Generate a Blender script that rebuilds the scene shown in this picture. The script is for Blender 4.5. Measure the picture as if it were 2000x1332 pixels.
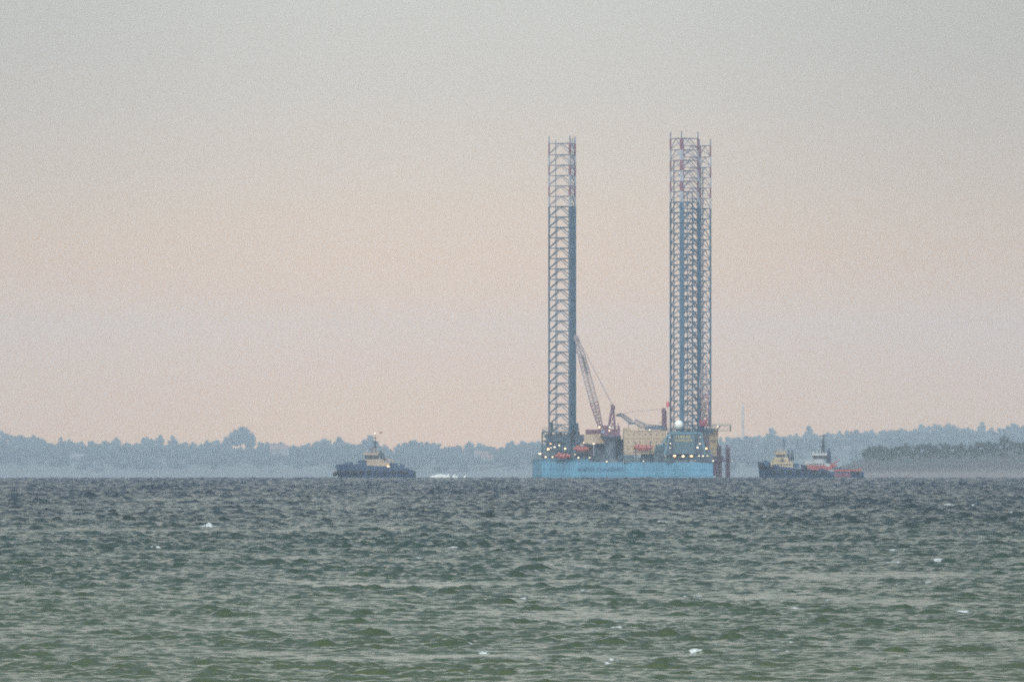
import bpy, math, random
import numpy as np
from mathutils import Vector, Matrix

# ------------------------------------------------------------------ clearing
for o in list(bpy.data.objects):
    bpy.data.objects.remove(o)
scene = bpy.context.scene
COL = scene.collection
random.seed(7)
RNG = np.random.default_rng(11)

# ------------------------------------------------------------------ camera
F = 21000.0            # focal length in photograph pixels (photo is 2000 wide)
EYE = 7.0              # eye height above the sea, metres
LEVEL = 850.0          # photo row of eye level
RE = 875000.0          # radius of the bulge of the sea
cam = bpy.data.cameras.new("camera")
cam.sensor_width = 36.0
cam.lens = 36.0 * F / 2000.0
cam.clip_start = 1.0
cam.clip_end = 60000.0
cam_o = bpy.data.objects.new("camera", cam)
COL.objects.link(cam_o)
cam_o.location = (0, 0, EYE)
cam_o.rotation_euler = (math.radians(90) + math.atan((LEVEL - 666.0) / F), 0, 0)
scene.camera = cam_o

# ------------------------------------------------------------------ sky, sun, exposure
SUN_EL, SUN_AZ = math.radians(32), math.radians(215)   # azimuth clockwise from +Y
world = bpy.data.worlds.new("World")
scene.world = world
world.use_nodes = True
nt = world.node_tree
nt.nodes.clear()
out = nt.nodes.new("ShaderNodeOutputWorld")
bg = nt.nodes.new("ShaderNodeBackground")
sky = nt.nodes.new("ShaderNodeTexSky")
sky.sky_type = 'NISHITA'
sky.sun_disc = False
sky.sun_elevation = SUN_EL
sky.sun_rotation = SUN_AZ
sky.dust_density = 3.0
sky.air_density = 1.2
tc = nt.nodes.new("ShaderNodeTexCoord")
sep = nt.nodes.new("ShaderNodeSeparateXYZ")
nt.links.new(tc.outputs["Generated"], sep.inputs[0])
# overcast veil: warm low band, pale grey, bands added for reflections, brighter and bluer overhead
ramp = nt.nodes.new("ShaderNodeValToRGB")
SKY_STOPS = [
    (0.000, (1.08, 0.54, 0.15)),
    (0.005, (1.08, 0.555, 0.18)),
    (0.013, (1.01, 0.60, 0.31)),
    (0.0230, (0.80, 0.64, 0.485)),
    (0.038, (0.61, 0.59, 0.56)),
    (0.080, (0.69, 0.70, 0.60)),  # out of view, brightened so flat water reflects paler
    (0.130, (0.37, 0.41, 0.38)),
    (0.190, (0.16, 0.20, 0.22)),  # unseen dark bank, added to darken reflections on wave faces
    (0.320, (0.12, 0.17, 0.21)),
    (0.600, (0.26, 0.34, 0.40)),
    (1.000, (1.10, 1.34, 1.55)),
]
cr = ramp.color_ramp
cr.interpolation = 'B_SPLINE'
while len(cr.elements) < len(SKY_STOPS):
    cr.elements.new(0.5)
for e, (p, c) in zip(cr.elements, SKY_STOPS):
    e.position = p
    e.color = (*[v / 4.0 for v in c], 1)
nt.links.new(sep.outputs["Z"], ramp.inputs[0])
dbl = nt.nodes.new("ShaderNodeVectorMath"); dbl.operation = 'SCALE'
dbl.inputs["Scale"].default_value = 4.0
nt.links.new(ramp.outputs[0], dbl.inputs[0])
# unseen bright sky added behind the camera to light haze and near sides
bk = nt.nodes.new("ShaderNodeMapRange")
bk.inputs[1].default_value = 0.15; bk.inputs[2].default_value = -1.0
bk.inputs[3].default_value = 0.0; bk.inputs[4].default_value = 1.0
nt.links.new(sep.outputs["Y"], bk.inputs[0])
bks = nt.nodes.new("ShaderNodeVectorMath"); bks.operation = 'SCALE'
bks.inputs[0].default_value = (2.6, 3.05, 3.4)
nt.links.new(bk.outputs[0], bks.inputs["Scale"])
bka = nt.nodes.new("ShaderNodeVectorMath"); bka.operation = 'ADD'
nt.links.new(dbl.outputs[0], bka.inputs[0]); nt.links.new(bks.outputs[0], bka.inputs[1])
# the clear sky behind the veil
sks = nt.nodes.new("ShaderNodeVectorMath"); sks.operation = 'SCALE'
sks.inputs["Scale"].default_value = 0.10
nt.links.new(sky.outputs[0], sks.inputs[0])
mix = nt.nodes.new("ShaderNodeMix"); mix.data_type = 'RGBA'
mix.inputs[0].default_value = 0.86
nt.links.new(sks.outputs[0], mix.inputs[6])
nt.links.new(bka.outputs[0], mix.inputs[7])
# sky darkened to either side, lens vignetting put into its colour
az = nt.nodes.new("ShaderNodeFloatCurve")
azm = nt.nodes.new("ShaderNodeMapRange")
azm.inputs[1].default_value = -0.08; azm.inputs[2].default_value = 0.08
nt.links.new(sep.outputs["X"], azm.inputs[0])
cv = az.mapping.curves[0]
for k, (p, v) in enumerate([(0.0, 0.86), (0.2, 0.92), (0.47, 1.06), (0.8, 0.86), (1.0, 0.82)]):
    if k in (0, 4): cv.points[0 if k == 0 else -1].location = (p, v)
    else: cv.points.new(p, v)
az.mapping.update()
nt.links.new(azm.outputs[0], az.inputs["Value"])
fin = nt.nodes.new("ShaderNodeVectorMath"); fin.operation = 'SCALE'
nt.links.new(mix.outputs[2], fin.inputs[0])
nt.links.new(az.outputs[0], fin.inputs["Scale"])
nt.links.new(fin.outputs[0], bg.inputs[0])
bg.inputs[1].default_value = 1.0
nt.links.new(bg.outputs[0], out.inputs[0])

sun = bpy.data.lights.new("sun", 'SUN')
sun.energy = 1.2
sun.angle = math.radians(12)
sun.color = (1.0, 0.94, 0.86)
sun_o = bpy.data.objects.new("sun", sun)
COL.objects.link(sun_o)
sd = Vector((math.sin(SUN_AZ) * math.cos(SUN_EL), math.cos(SUN_AZ) * math.cos(SUN_EL), math.sin(SUN_EL)))
sun_o.rotation_euler = sd.to_track_quat('Z', 'Y').to_euler()
sun_o.location = (0, -50, 120)

scene.view_settings.view_transform = 'Standard'
scene.view_settings.look = 'None'
scene.view_settings.exposure = 0.0
scene.view_settings.gamma = 1.0
scene.cycles.max_bounces = 5
scene.cycles.volume_bounces = 1
scene.cycles.use_denoising = False
scene.cycles.filter_width = 1.95      # the photograph is soft from heat haze and a long lens

# ------------------------------------------------------------------ helpers
def sea_z(d):
    return -d * d / (2 * RE)

def at(px, py, d):
    """the point at distance d that the photo shows at (px, py)"""
    return Vector(((px - 1000.0) / F * d, d, EYE + (LEVEL - py) / F * d))

def sea_d(py):
    a = (py - LEVEL) / F
    return RE * (a - math.sqrt(max(a * a - 2 * EYE / RE, 0.0)))

MATS = {}
def mat(name, col, rough=0.55, var=0.25, scale=0.6, metal=0.0, emit=None, streak=False):
    if name in MATS:
        return MATS[name]
    m = bpy.data.materials.new(name)
    m.use_nodes = True
    n = m.node_tree
    b = n.nodes["Principled BSDF"]
    b.inputs["Roughness"].default_value = rough
    b.inputs["Metallic"].default_value = metal
    if emit is not None:
        b.inputs["Base Color"].default_value = (*col, 1)
        b.inputs["Emission Color"].default_value = (*col, 1)
        b.inputs["Emission Strength"].default_value = emit
    else:
        t = n.nodes.new("ShaderNodeTexCoord")
        mp = n.nodes.new("ShaderNodeMapping")
        mp.inputs["Scale"].default_value = (1, 1, 0.22) if streak else (1, 1, 1)
        n.links.new(t.outputs["Object"], mp.inputs[0])
        nz = n.nodes.new("ShaderNodeTexNoise")
        nz.inputs["Scale"].default_value = scale
        nz.inputs["Detail"].default_value = 5
        n.links.new(mp.outputs[0], nz.inputs[0])
        r = n.nodes.new("ShaderNodeMapRange")
        r.inputs[1].default_value = 0.3; r.inputs[2].default_value = 0.7
        r.inputs[3].default_value = 1 - var; r.inputs[4].default_value = 1 + var * 0.6
        n.links.new(nz.outputs[0], r.inputs[0])
        s = n.nodes.new("ShaderNodeVectorMath"); s.operation = 'SCALE'
        s.inputs[0].default_value = col
        n.links.new(r.outputs[0], s.inputs["Scale"])
        n.links.new(s.outputs[0], b.inputs["Base Color"])
    MATS[name] = m
    return m

class MB:
    """collects boxes, beams and tubes and links them as one mesh object"""
    def __init__(self):
        self.v = []; self.f = []; self.mi = []
    def add(self, vs, fs, m=0):
        n = len(self.v)
        self.v += [tuple(p) for p in vs]
        for f in fs:
            self.f.append(tuple(i + n for i in f)); self.mi.append(m)
        return self
    def hexa(self, b, t, m=0):
        return self.add(list(b) + list(t), [(3, 2, 1, 0), (4, 5, 6, 7), (0, 1, 5, 4), (1, 2, 6, 5), (2, 3, 7, 6), (3, 0, 4, 7)], m)
    def box(self, x0, x1, y0, y1, z0, z1, m=0):
        return self.hexa([(x0, y0, z0), (x1, y0, z0), (x1, y1, z0), (x0, y1, z0)],
                         [(x0, y0, z1), (x1, y0, z1), (x1, y1, z1), (x0, y1, z1)], m)
    def prism(self, poly, z0, z1, m=0, top=1.0):
        n = len(poly)
        cx = sum(p[0] for p in poly) / n; cy = sum(p[1] for p in poly) / n
        vs = [(x, y, z0) for x, y in poly] + [(cx + (x - cx) * top, cy + (y - cy) * top, z1) for x, y in poly]
        fs = [tuple(reversed(range(n))), tuple(range(n, 2 * n))]
        fs += [(i, (i + 1) % n, n + (i + 1) % n, n + i) for i in range(n)]
        return self.add(vs, fs, m)
    def tube(self, p, q, r, r2=None, n=6, m=0):
        p = Vector(p); q = Vector(q); d = q - p
        if d.length < 1e-6: return self
        r2 = r if r2 is None else r2
        u = d.orthogonal().normalized(); w = d.normalized().cross(u)
        vs = []
        for c, rr in ((p, r), (q, r2)):
            for i in range(n):
                a = 2 * math.pi * i / n
                vs.append(c + u * (math.cos(a) * rr) + w * (math.sin(a) * rr))
        fs = [(i, (i + 1) % n, n + (i + 1) % n, n + i) for i in range(n)]
        fs += [tuple(reversed(range(n))), tuple(range(n, 2 * n))]
        return self.add(vs, fs, m)
    def lathe(self, prof, n=14, c=(0, 0, 0), m=0):
        vs = []
        for r, z in prof:
            for i in range(n):
                a = 2 * math.pi * i / n
                vs.append((c[0] + r * math.cos(a), c[1] + r * math.sin(a), c[2] + z))
        fs = []
        for k in range(len(prof) - 1):
            for i in range(n):
                fs.append((k * n + i, k * n + (i + 1) % n, (k + 1) * n + (i + 1) % n, (k + 1) * n + i))
        fs.append(tuple(reversed(range(n)))); k = (len(prof) - 1) * n
        fs.append(tuple(range(k, k + n)))
        return self.add(vs, fs, m)
    def lattice(self, p, q, w, h, n, rc, rb, w2=None, h2=None, m=0, up=(0, 1, 0)):
        """box lattice boom from p to q"""
        p = Vector(p); q = Vector(q); d = (q - p).normalized()
        u = Vector(up); u = (u - d * u.dot(d)).normalized(); s = d.cross(u)
        w2 = w if w2 is None else w2; h2 = h if h2 is None else h2
        ring = []
        for k in range(n + 1):
            t = k / n; c = p.lerp(q, t); a = w + (w2 - w) * t; b = h + (h2 - h) * t
            ring.append([c + s * a / 2 * i + u * b / 2 * j for i, j in ((-1, -1), (1, -1), (1, 1), (-1, 1))])
        for i in range(4):
            self.tube(ring[0][i], ring[-1][i], rc, n=5, m=m)
        for k in range(n):
            for i in range(4):
                j = (i + 1) % 4
                self.tube(ring[k + 1][i], ring[k + 1][j], rb, n=4, m=m)
                if k % 2: self.tube(ring[k][i], ring[k + 1][j], rb, n=4, m=m)
                else: self.tube(ring[k][j], ring[k + 1][i], rb, n=4, m=m)
        return self
    def rail(self, pts, h=1.1, r=0.05, step=2.0, m=0):
        for a, b in zip(pts, pts[1:]):
            a = Vector(a); b = Vector(b); n = max(1, int((b - a).length / step))
            for k in range(n + 1):
                c = a.lerp(b, k / n); self.tube(c, c + Vector((0, 0, h)), r, n=4, m=m)
            for z in (h, h * 0.5):
                self.tube(a + Vector((0, 0, z)), b + Vector((0, 0, z)), r, n=4, m=m)
        return self
    def build(self, name, m, parent=None, smooth=False):
        me = bpy.data.meshes.new(name)
        me.from_pydata(self.v, [], self.f)
        ms = m if isinstance(m, (list, tuple)) else [m]
        for x in ms: me.materials.append(x)
        if len(ms) > 1: me.polygons.foreach_set("material_index", self.mi)
        if smooth: me.polygons.foreach_set("use_smooth", [True] * len(me.polygons))
        me.update()
        o = bpy.data.objects.new(name, me)
        COL.objects.link(o)
        if parent is not None: o.parent = parent
        return o

def tag(o, label=None, cat=None, group=None, kind=None):
    if label: o["label"] = label
    if cat: o["category"] = cat
    if group: o["group"] = group
    if kind: o["kind"] = kind
    return o

def thing(name, loc, label, cat, group=None, rz=0.0):
    o = bpy.data.objects.new(name, None)
    o.empty_display_size = 1.0
    COL.objects.link(o)
    o.location = loc; o.rotation_euler = (0, 0, rz)
    return tag(o, label, cat, group)

def copy_tree(o, parent=None):
    c = o.copy(); COL.objects.link(c); c.parent = parent
    for ch in o.children: copy_tree(ch, c)
    return c

def np_mesh(name, V, quads, m, smooth=True):
    me = bpy.data.meshes.new(name)
    nf = len(quads); k = quads.shape[1]
    me.vertices.add(len(V)); me.vertices.foreach_set("co", V.astype(np.float32).ravel())
    me.loops.add(nf * k); me.loops.foreach_set("vertex_index", quads.astype(np.int32).ravel())
    me.polygons.add(nf); me.polygons.foreach_set("loop_start", np.arange(0, nf * k, k, dtype=np.int32))
    if smooth: me.polygons.foreach_set("use_smooth", np.ones(nf, dtype=bool))
    me.update(calc_edges=True)
    me.materials.append(m)
    o = bpy.data.objects.new(name, me)
    COL.objects.link(o)
    return o

def lettering(text, name, size, m, parent, loc, rot, depth=0.03, align='CENTER', sx=1.0):
    c = bpy.data.curves.new(name, 'FONT')
    c.body = text; c.size = size; c.extrude = depth; c.align_x = align; c.align_y = 'CENTER'
    c.offset = size * 0.012
    t = bpy.data.objects.new(name, c); COL.objects.link(t)
    dg = bpy.context.evaluated_depsgraph_get()
    me = bpy.data.meshes.new_from_object(t.evaluated_get(dg))
    bpy.data.objects.remove(t)
    me.materials.clear(); me.materials.append(m)
    o = bpy.data.objects.new(name, me); COL.objects.link(o)
    o.parent = parent; o.location = loc; o.rotation_euler = rot; o.scale = (sx, 1, 1)
    return o

# ------------------------------------------------------------------ sea
def ocean_tile(N, L, lp, hs, wind, spread, lmin, seed):
    """one tile of a wind sea: height and the two choppy shifts"""
    r = np.random.default_rng(seed)
    k1 = np.fft.fftfreq(N, d=L / N) * 2 * np.pi
    kx, ky = np.meshgrid(k1, k1)
    k = np.hypot(kx, ky); k[0, 0] = 1e-6
    kp = 2 * np.pi / lp
    S = np.exp(-0.75 * (kp / k) ** 2) / k ** 3.55
    th = np.arctan2(ky, kx) - wind
    D = np.abs(np.cos(th)) ** spread * 0.94 + 0.06
    S = S * D * np.exp(-(k * lmin / (2 * np.pi)) ** 2)
    S[k < 2 * np.pi / (lp * 3.2)] *= 0.15
    S[0, 0] = 0
    A = np.sqrt(S) * (r.normal(size=(N, N)) + 1j * r.normal(size=(N, N)))
    h = np.fft.ifft2(A)
    sc = hs / 4.0 / h.real.std()
    dx = np.fft.ifft2(-1j * kx / k * A).real * sc
    dy = np.fft.ifft2(-1j * ky / k * A).real * sc
    return h.real * sc, dx, dy

def sample(T, L, X, Y):
    N = T.shape[0]
    u = (X / L * N) % N; v = (Y / L * N) % N
    i = np.floor(u).astype(np.int32); j = np.floor(v).astype(np.int32)
    fu = (u - i).astype(np.float32); fv = (v - j).astype(np.float32)
    i %= N; j %= N; i2 = (i + 1) % N; j2 = (j + 1) % N
    return (T[j, i] * (1 - fu) + T[j, i2] * fu) * (1 - fv) + (T[j2, i] * (1 - fu) + T[j2, i2] * fu) * fv

HS = 0.25
T1 = [t.astype(np.float32) for t in ocean_tile(2048, 137.0, 3.5, HS, math.radians(-78), 2.2, 0.30, 3)]
T2 = [t.astype(np.float32) for t in ocean_tile(1024, 41.0, 1.25, HS * 0.21, math.radians(-100), 0.6, 0.12, 5)]
G2 = ocean_tile(256, 170.0, 22.0, 4.0, 0.2, 1.0, 4.0, 10)[0].astype(np.float32)
G1 = ocean_tile(256, 900.0, 90.0, 4.0, 0.3, 0.0, 10.0, 9)[0].astype(np.float32)   # gust patches, std 1

def wave(X, Y):
    c, s = math.cos(0.5), math.sin(0.5)
    X2 = c * X + s * Y; Y2 = -s * X + c * Y
    g = np.clip(1.0 + 0.13 * sample(G1, 900.0, X, Y * 0.6) + 0.20 * sample(G2, 170.0, X, Y), 0.35, 1.8)
    h = sample(T1[0], 137.0, X, Y) + sample(T2[0], 41.0, X2, Y2)
    dx = sample(T1[1], 137.0, X, Y); dy = sample(T1[2], 137.0, X, Y)
    h = h + 1.1 * np.maximum(h - 0.25 * HS, 0) ** 2 / HS
    g = g * np.interp(Y, [280, 420, 900, 1600], [0.47, 0.60, 0.95, 1.12]).astype(np.float32)   # calmer over the shallows
    return h * g, dx * g * 1.5, dy * g * 1.5, g

# whitecaps: photo position, width and strength
CAPS = [(405, 1030, 34, 1.0), (198, 1003, 14, .7), (300, 1072, 16, .8), (310, 991, 12, .6), (473, 981, 16, .8), (375, 991, 9, .6),
        (802, 956, 20, .9), (843, 991, 14, .7), (1103, 981, 14, .9), (1330, 971, 14, .9), (1150, 956, 16, .6), (1333, 956, 12, .6), (1287, 1020, 20, .9),
        (1130, 1007, 18, .7), (1378, 1021, 16, .8), (893, 1071, 18, .7), (827, 1095, 34, .8), (1050, 1059, 24, .5), (1021, 1172, 26, .8), (1145, 1158, 12, .5),
        (1356, 1164, 36, .8), (1845, 990, 18, .8), (1917, 990, 14, .7), (1957, 1002, 12, .6), (1738, 1075, 18, .9), (1740, 1099, 30, .7), (1835, 1098, 16, .9),
        (1819, 1141, 16, .7), (1513, 1154, 18, .7), (1635, 1172, 18, .9), (1560, 1190, 36, .7), (1890, 1195, 80, .7), (1200, 1215, 46, .5), (1188, 1292, 18, .6),
        (1175, 1295, 26, .6), (1358, 1274, 18, .7), (955, 1274, 20, .5), (1525, 1258, 40, .6), (1540, 1274, 24, .7), (930, 1258, 36, .4), (1620, 953, 12, .7),
        (1430, 1001, 18, .5), (1500, 1011, 26, .5), (1620, 1016, 14, .5), (1660, 977, 10, .6), (60, 1042, 12, .5), (640, 1010, 12, .5), (560, 968, 10, .6), (1185, 1229, 36, .5)]

FOAM_BLOB = []
for (px, py, w, s) in CAPS:
    d0 = sea_d(py); x0 = (px - 1000) / F * d0
    ppm = F / d0
    # slide to the nearest crest
    gx = np.linspace(-6, 6, 25) / ppm * 2; gy = np.linspace(-4, 4, 41) * (d0 / 900.0 + 0.3)
    XX, YY = np.meshgrid(x0 + gx, d0 + gy)
    hh = wave(XX, YY)[0]
    k = np.unravel_index(np.argmax(hh), hh.shape)
    FOAM_BLOB.append((XX[k], YY[k], max(w / ppm * 0.45, 0.28), s * (1.25 if py < 1120 else 0.9), d0))

def build_sea():
    half = 1080.0 / F
    core = np.linspace(-half, half, 1130)
    side = half + (np.linspace(0, 1, 46)[1:] ** 2.4) * (0.75 - half)
    ang = np.concatenate([-side[::-1], core, side]).astype(np.float64)
    ds = [60.0]
    while ds[-1] < 4600:
        d = ds[-1]
        if d < 260: k = 0.010
        elif d < 700: k = 0.00062
        elif d < 1500: k = 0.00065
        elif d < 3700: k = 0.0006
        else: k = 0.004
        ds.append(d * (1 + k))
    while ds[-1] < 17000: ds.append(ds[-1] * 1.06)
    ds = np.array(ds)
    A, Dd = np.meshgrid(ang, ds)
    X = A * Dd; Y = Dd.copy()
    h, dx, dy, g = wave(X, Y)
    inside = (np.abs(A) < half * 1.03)
    far = np.clip((4500 - Dd) / 600, 0, 1)
    fade = np.where(inside, 1.0, 0.25) * far
    # foam amount
    foam = np.zeros(X.shape, np.float32)
    rr = np.random.default_rng(4)
    lift = np.zeros(X.shape, np.float32)
    for (fx, fy, w, s, d0) in FOAM_BLOB:
        j0, j1 = np.searchsorted(ds, [fy - 14, fy + 14])
        i0, i1 = np.searchsorted(ang, [(fx - 5 * w) / fy, (fx + 5 * w) / fy])
        if j1 <= j0 or i1 <= i0: continue
        xs = X[j0:j1, i0:i1] - fx; ys = Y[j0:j1, i0:i1] - fy
        depth = 0.45 + 0.35 * w
        wob = 0.5 * np.sin(xs / w * 2.3 + fx) + 0.3 * np.sin(xs / w * 5.1 + fy)
        e = np.exp(-np.abs(xs / w) ** 2.6 - ((ys - wob * depth * 0.5) / depth) ** 2)
        foam[j0:j1, i0:i1] = np.maximum(foam[j0:j1, i0:i1], s * e)
        lift[j0:j1, i0:i1] += 0.06 * s * min(w, 1.0) * e * (0.75 + 0.5 * np.sin(xs / w * 3.7 + fy))
    # the big breaking crest stands higher
    fx, fy, w, s, d0 = FOAM_BLOB[0]
    foam = np.maximum(foam, np.where(np.abs(Y - fy) < 4, 1.0 * np.exp(-((X - fx) / (w * .85)) ** 4 - ((Y - fy) / 1.8) ** 2), 0)).astype(np.float32)
    lift += np.where(np.abs(Y - fy) < 10, 0.17 * np.exp(-((X - fx) / (w * .9)) ** 2 - ((Y - fy) / 1.6) ** 2) * (0.7 + 0.55 * np.sin((X - fx) / w * 5.3 + 1)), 0)
    X = X + dx * fade; Y = Y + dy * fade
    Z = -(X ** 2 + Y ** 2) / (2 * RE) + h * fade + lift * fade
    nr, nc = A.shape
    V = np.stack([X, Y, Z], -1).reshape(-1, 3)
    idx = np.arange(nr * nc, dtype=np.int32).reshape(nr, nc)
    q = np.stack([idx[:-1, :-1], idx[:-1, 1:], idx[1:, 1:], idx[1:, :-1]], -1).reshape(-1, 4)
    o = np_mesh("sea", V, q, sea_material())
    at_ = o.data.attributes.new("foam", 'FLOAT', 'POINT')
    at_.data.foreach_set("value", foam.ravel())
    tag(o, kind="structure")
    return o

def sea_material():
    m = bpy.data.materials.new("sea_water")
    m.use_nodes = True
    n = m.node_tree; L = n.links
    b = n.nodes["Principled BSDF"]
    geo = n.nodes.new("ShaderNodeNewGeometry")
    sp = n.nodes.new("ShaderNodeSeparateXYZ"); L.new(geo.outputs["Position"], sp.inputs[0])
    # sandy shallows near the beach, deep water farther out, with patchy sand bars
    nz = n.nodes.new("ShaderNodeTexNoise"); nz.inputs["Scale"].default_value = 0.012; nz.inputs["Detail"].default_value = 4
    mp = n.nodes.new("ShaderNodeMapping"); mp.inputs["Scale"].default_value = (1.0, 0.55, 1)
    L.new(geo.outputs["Position"], mp.inputs[0]); L.new(mp.outputs[0], nz.inputs[0])
    ad = n.nodes.new("ShaderNodeMath"); ad.operation = 'MULTIPLY_ADD'
    L.new(nz.outputs[0], ad.inputs[0]); ad.inputs[1].default_value = 260.0
    L.new(sp.outputs["Y"], ad.inputs[2])
    rp = n.nodes.new("ShaderNodeValToRGB")
    mr = n.nodes.new("ShaderNodeMapRange"); mr.inputs[1].default_value = 0; mr.inputs[2].default_value = 2000
    L.new(ad.outputs[0], mr.inputs[0]); L.new(mr.outputs[0], rp.inputs[0])
    stops = [(0.16, (0.068, 0.080, 0.014)), (0.23, (0.041, 0.058, 0.009)), (0.38, (0.012, 0.030, 0.006)), (0.60, (0.001, 0.010, 0.007)), (0.85, (0.001, 0.008, 0.014)), (1.0, (0.001, 0.008, 0.020))]
    while len(rp.color_ramp.elements) < len(stops): rp.color_ramp.elements.new(0.5)
    for e, (p, c) in zip(rp.color_ramp.elements, stops):
        e.position = p; e.color = (*c, 1)
    # foam
    fo = n.nodes.new("ShaderNodeAttribute"); fo.attribute_name = "foam"
    fn = n.nodes.new("ShaderNodeTexNoise"); fn.inputs["Scale"].default_value = 6.5; fn.inputs["Detail"].default_value = 6
    fm = n.nodes.new("ShaderNodeMapping"); fm.inputs["Scale"].default_value = (0.6, 0.5, 2.0)
    L.new(geo.outputs["Position"], fm.inputs[0]); L.new(fm.outputs[0], fn.inputs[0])
    fa = n.nodes.new("ShaderNodeMath"); fa.operation = 'ADD'
    fc = n.nodes.new("ShaderNodeMapRange"); fc.inputs[1].default_value = 0.36; fc.inputs[2].default_value = 0.64
    L.new(fn.outputs[0], fc.inputs[0])
    L.new(fo.outputs["Fac"], fa.inputs[0]); L.new(fc.outputs[0], fa.inputs[1])
    fr = n.nodes.new("ShaderNodeMapRange"); fr.inputs[1].default_value = 0.85; fr.inputs[2].default_value = 1.35
    L.new(fa.outputs[0], fr.inputs[0])
    gate = n.nodes.new("ShaderNodeMath"); gate.operation = 'MULTIPLY'
    gt = n.nodes.new("ShaderNodeMath"); gt.operation = 'GREATER_THAN'; gt.inputs[1].default_value = 0.10
    L.new(fo.outputs["Fac"], gt.inputs[0]); L.new(gt.outputs[0], gate.inputs[0]); L.new(fr.outputs[0], gate.inputs[1])
    mx = n.nodes.new("ShaderNodeMix"); mx.data_type = 'RGBA'
    L.new(gate.outputs[0], mx.inputs[0]); L.new(rp.outputs[0], mx.inputs[6]); mx.inputs[7].default_value = (0.66, 0.66, 0.62, 1)
    L.new(mx.outputs[2], b.inputs["Base Color"])
    ro = n.nodes.new("ShaderNodeMapRange"); ro.inputs[3].default_value = 0.07; ro.inputs[4].default_value = 0.75
    L.new(gate.outputs[0], ro.inputs[0]); L.new(ro.outputs[0], b.inputs["Roughness"])
    b.inputs["IOR"].default_value = 1.333
    # ripples on the waves
    n1 = n.nodes.new("ShaderNodeTexNoise"); n1.inputs["Scale"].default_value = 2.8; n1.inputs["Detail"].default_value = 7; n1.inputs["Roughness"].default_value = 0.62
    m1 = n.nodes.new("ShaderNodeMapping"); m1.inputs["Scale"].default_value = (0.9, 0.9, 1.0); m1.inputs["Rotation"].default_value = (0, 0, 0.3)
    L.new(geo.outputs["Position"], m1.inputs[0]); L.new(m1.outputs[0], n1.inputs[0])
    bp = n.nodes.new("ShaderNodeBump"); bp.inputs["Strength"].default_value = 1.0; bp.inputs["Distance"].default_value = 0.05
    bd = n.nodes.new("ShaderNodeMapRange"); bd.inputs[1].default_value = 500; bd.inputs[2].default_value = 2400
    bd.inputs[3].default_value = 0.022; bd.inputs[4].default_value = 0.22
    L.new(sp.outputs["Y"], bd.inputs[0]); L.new(bd.outputs[0], bp.inputs["Distance"])
    L.new(n1.outputs[0], bp.inputs["Height"]); L.new(bp.outputs[0], b.inputs["Normal"])
    return m

build_sea()

# ------------------------------------------------------------------ land
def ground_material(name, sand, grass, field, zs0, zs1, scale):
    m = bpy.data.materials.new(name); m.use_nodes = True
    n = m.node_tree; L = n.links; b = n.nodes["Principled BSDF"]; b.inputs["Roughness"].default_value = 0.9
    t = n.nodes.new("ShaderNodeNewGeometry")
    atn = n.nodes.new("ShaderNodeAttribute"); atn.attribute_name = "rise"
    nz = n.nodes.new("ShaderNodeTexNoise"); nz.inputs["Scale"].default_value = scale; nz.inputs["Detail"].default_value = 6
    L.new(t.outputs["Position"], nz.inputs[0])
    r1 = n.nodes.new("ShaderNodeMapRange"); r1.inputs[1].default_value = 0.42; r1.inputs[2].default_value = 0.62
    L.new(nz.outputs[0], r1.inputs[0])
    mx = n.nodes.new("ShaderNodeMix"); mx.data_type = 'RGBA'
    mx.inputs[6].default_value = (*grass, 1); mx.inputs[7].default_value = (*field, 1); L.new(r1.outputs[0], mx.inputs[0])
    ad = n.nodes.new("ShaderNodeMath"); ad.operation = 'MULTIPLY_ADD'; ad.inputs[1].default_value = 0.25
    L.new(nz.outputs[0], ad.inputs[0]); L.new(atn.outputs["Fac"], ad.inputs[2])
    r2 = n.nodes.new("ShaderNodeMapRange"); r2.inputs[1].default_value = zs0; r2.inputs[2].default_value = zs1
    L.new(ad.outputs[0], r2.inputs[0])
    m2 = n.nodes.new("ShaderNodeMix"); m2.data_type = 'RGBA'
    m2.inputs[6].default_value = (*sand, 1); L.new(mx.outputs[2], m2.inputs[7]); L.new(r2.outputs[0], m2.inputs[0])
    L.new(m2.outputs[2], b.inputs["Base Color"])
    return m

def terrain(name, pxs, rows, m, rough, seed):
    """rows: list of (distance, function px -> photo row, rise)"""
    r = np.random.default_rng(seed)
    V = []; R = []
    for d, fy, rise in rows:
        for px in pxs:
            p = at(px, fy(px) if fy else 0, d)
            if fy is None: p.z = sea_z(d) - 1.5
            V.append((p.x, p.y, p.z + (r.normal() * rough * rise if fy else 0))); R.append(rise)
    nc = len(pxs); nr = len(rows)
    idx = np.arange(nr * nc).reshape(nr, nc)
    q = np.stack([idx[:-1, :-1], idx[:-1, 1:], idx[1:, 1:], idx[1:, :-1]], -1).reshape(-1, 4)
    o = np_mesh(name, np.array(V), q, m)
    a = o.data.attributes.new("rise", 'FLOAT', 'POINT'); a.data.foreach_set("value", R)
    return tag(o, kind="structure")

def lerp_tab(tab):
    xs = [a for a, _ in tab]; ys = [b for _, b in tab]
    return lambda x: float(np.interp(x, xs, ys))

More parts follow.
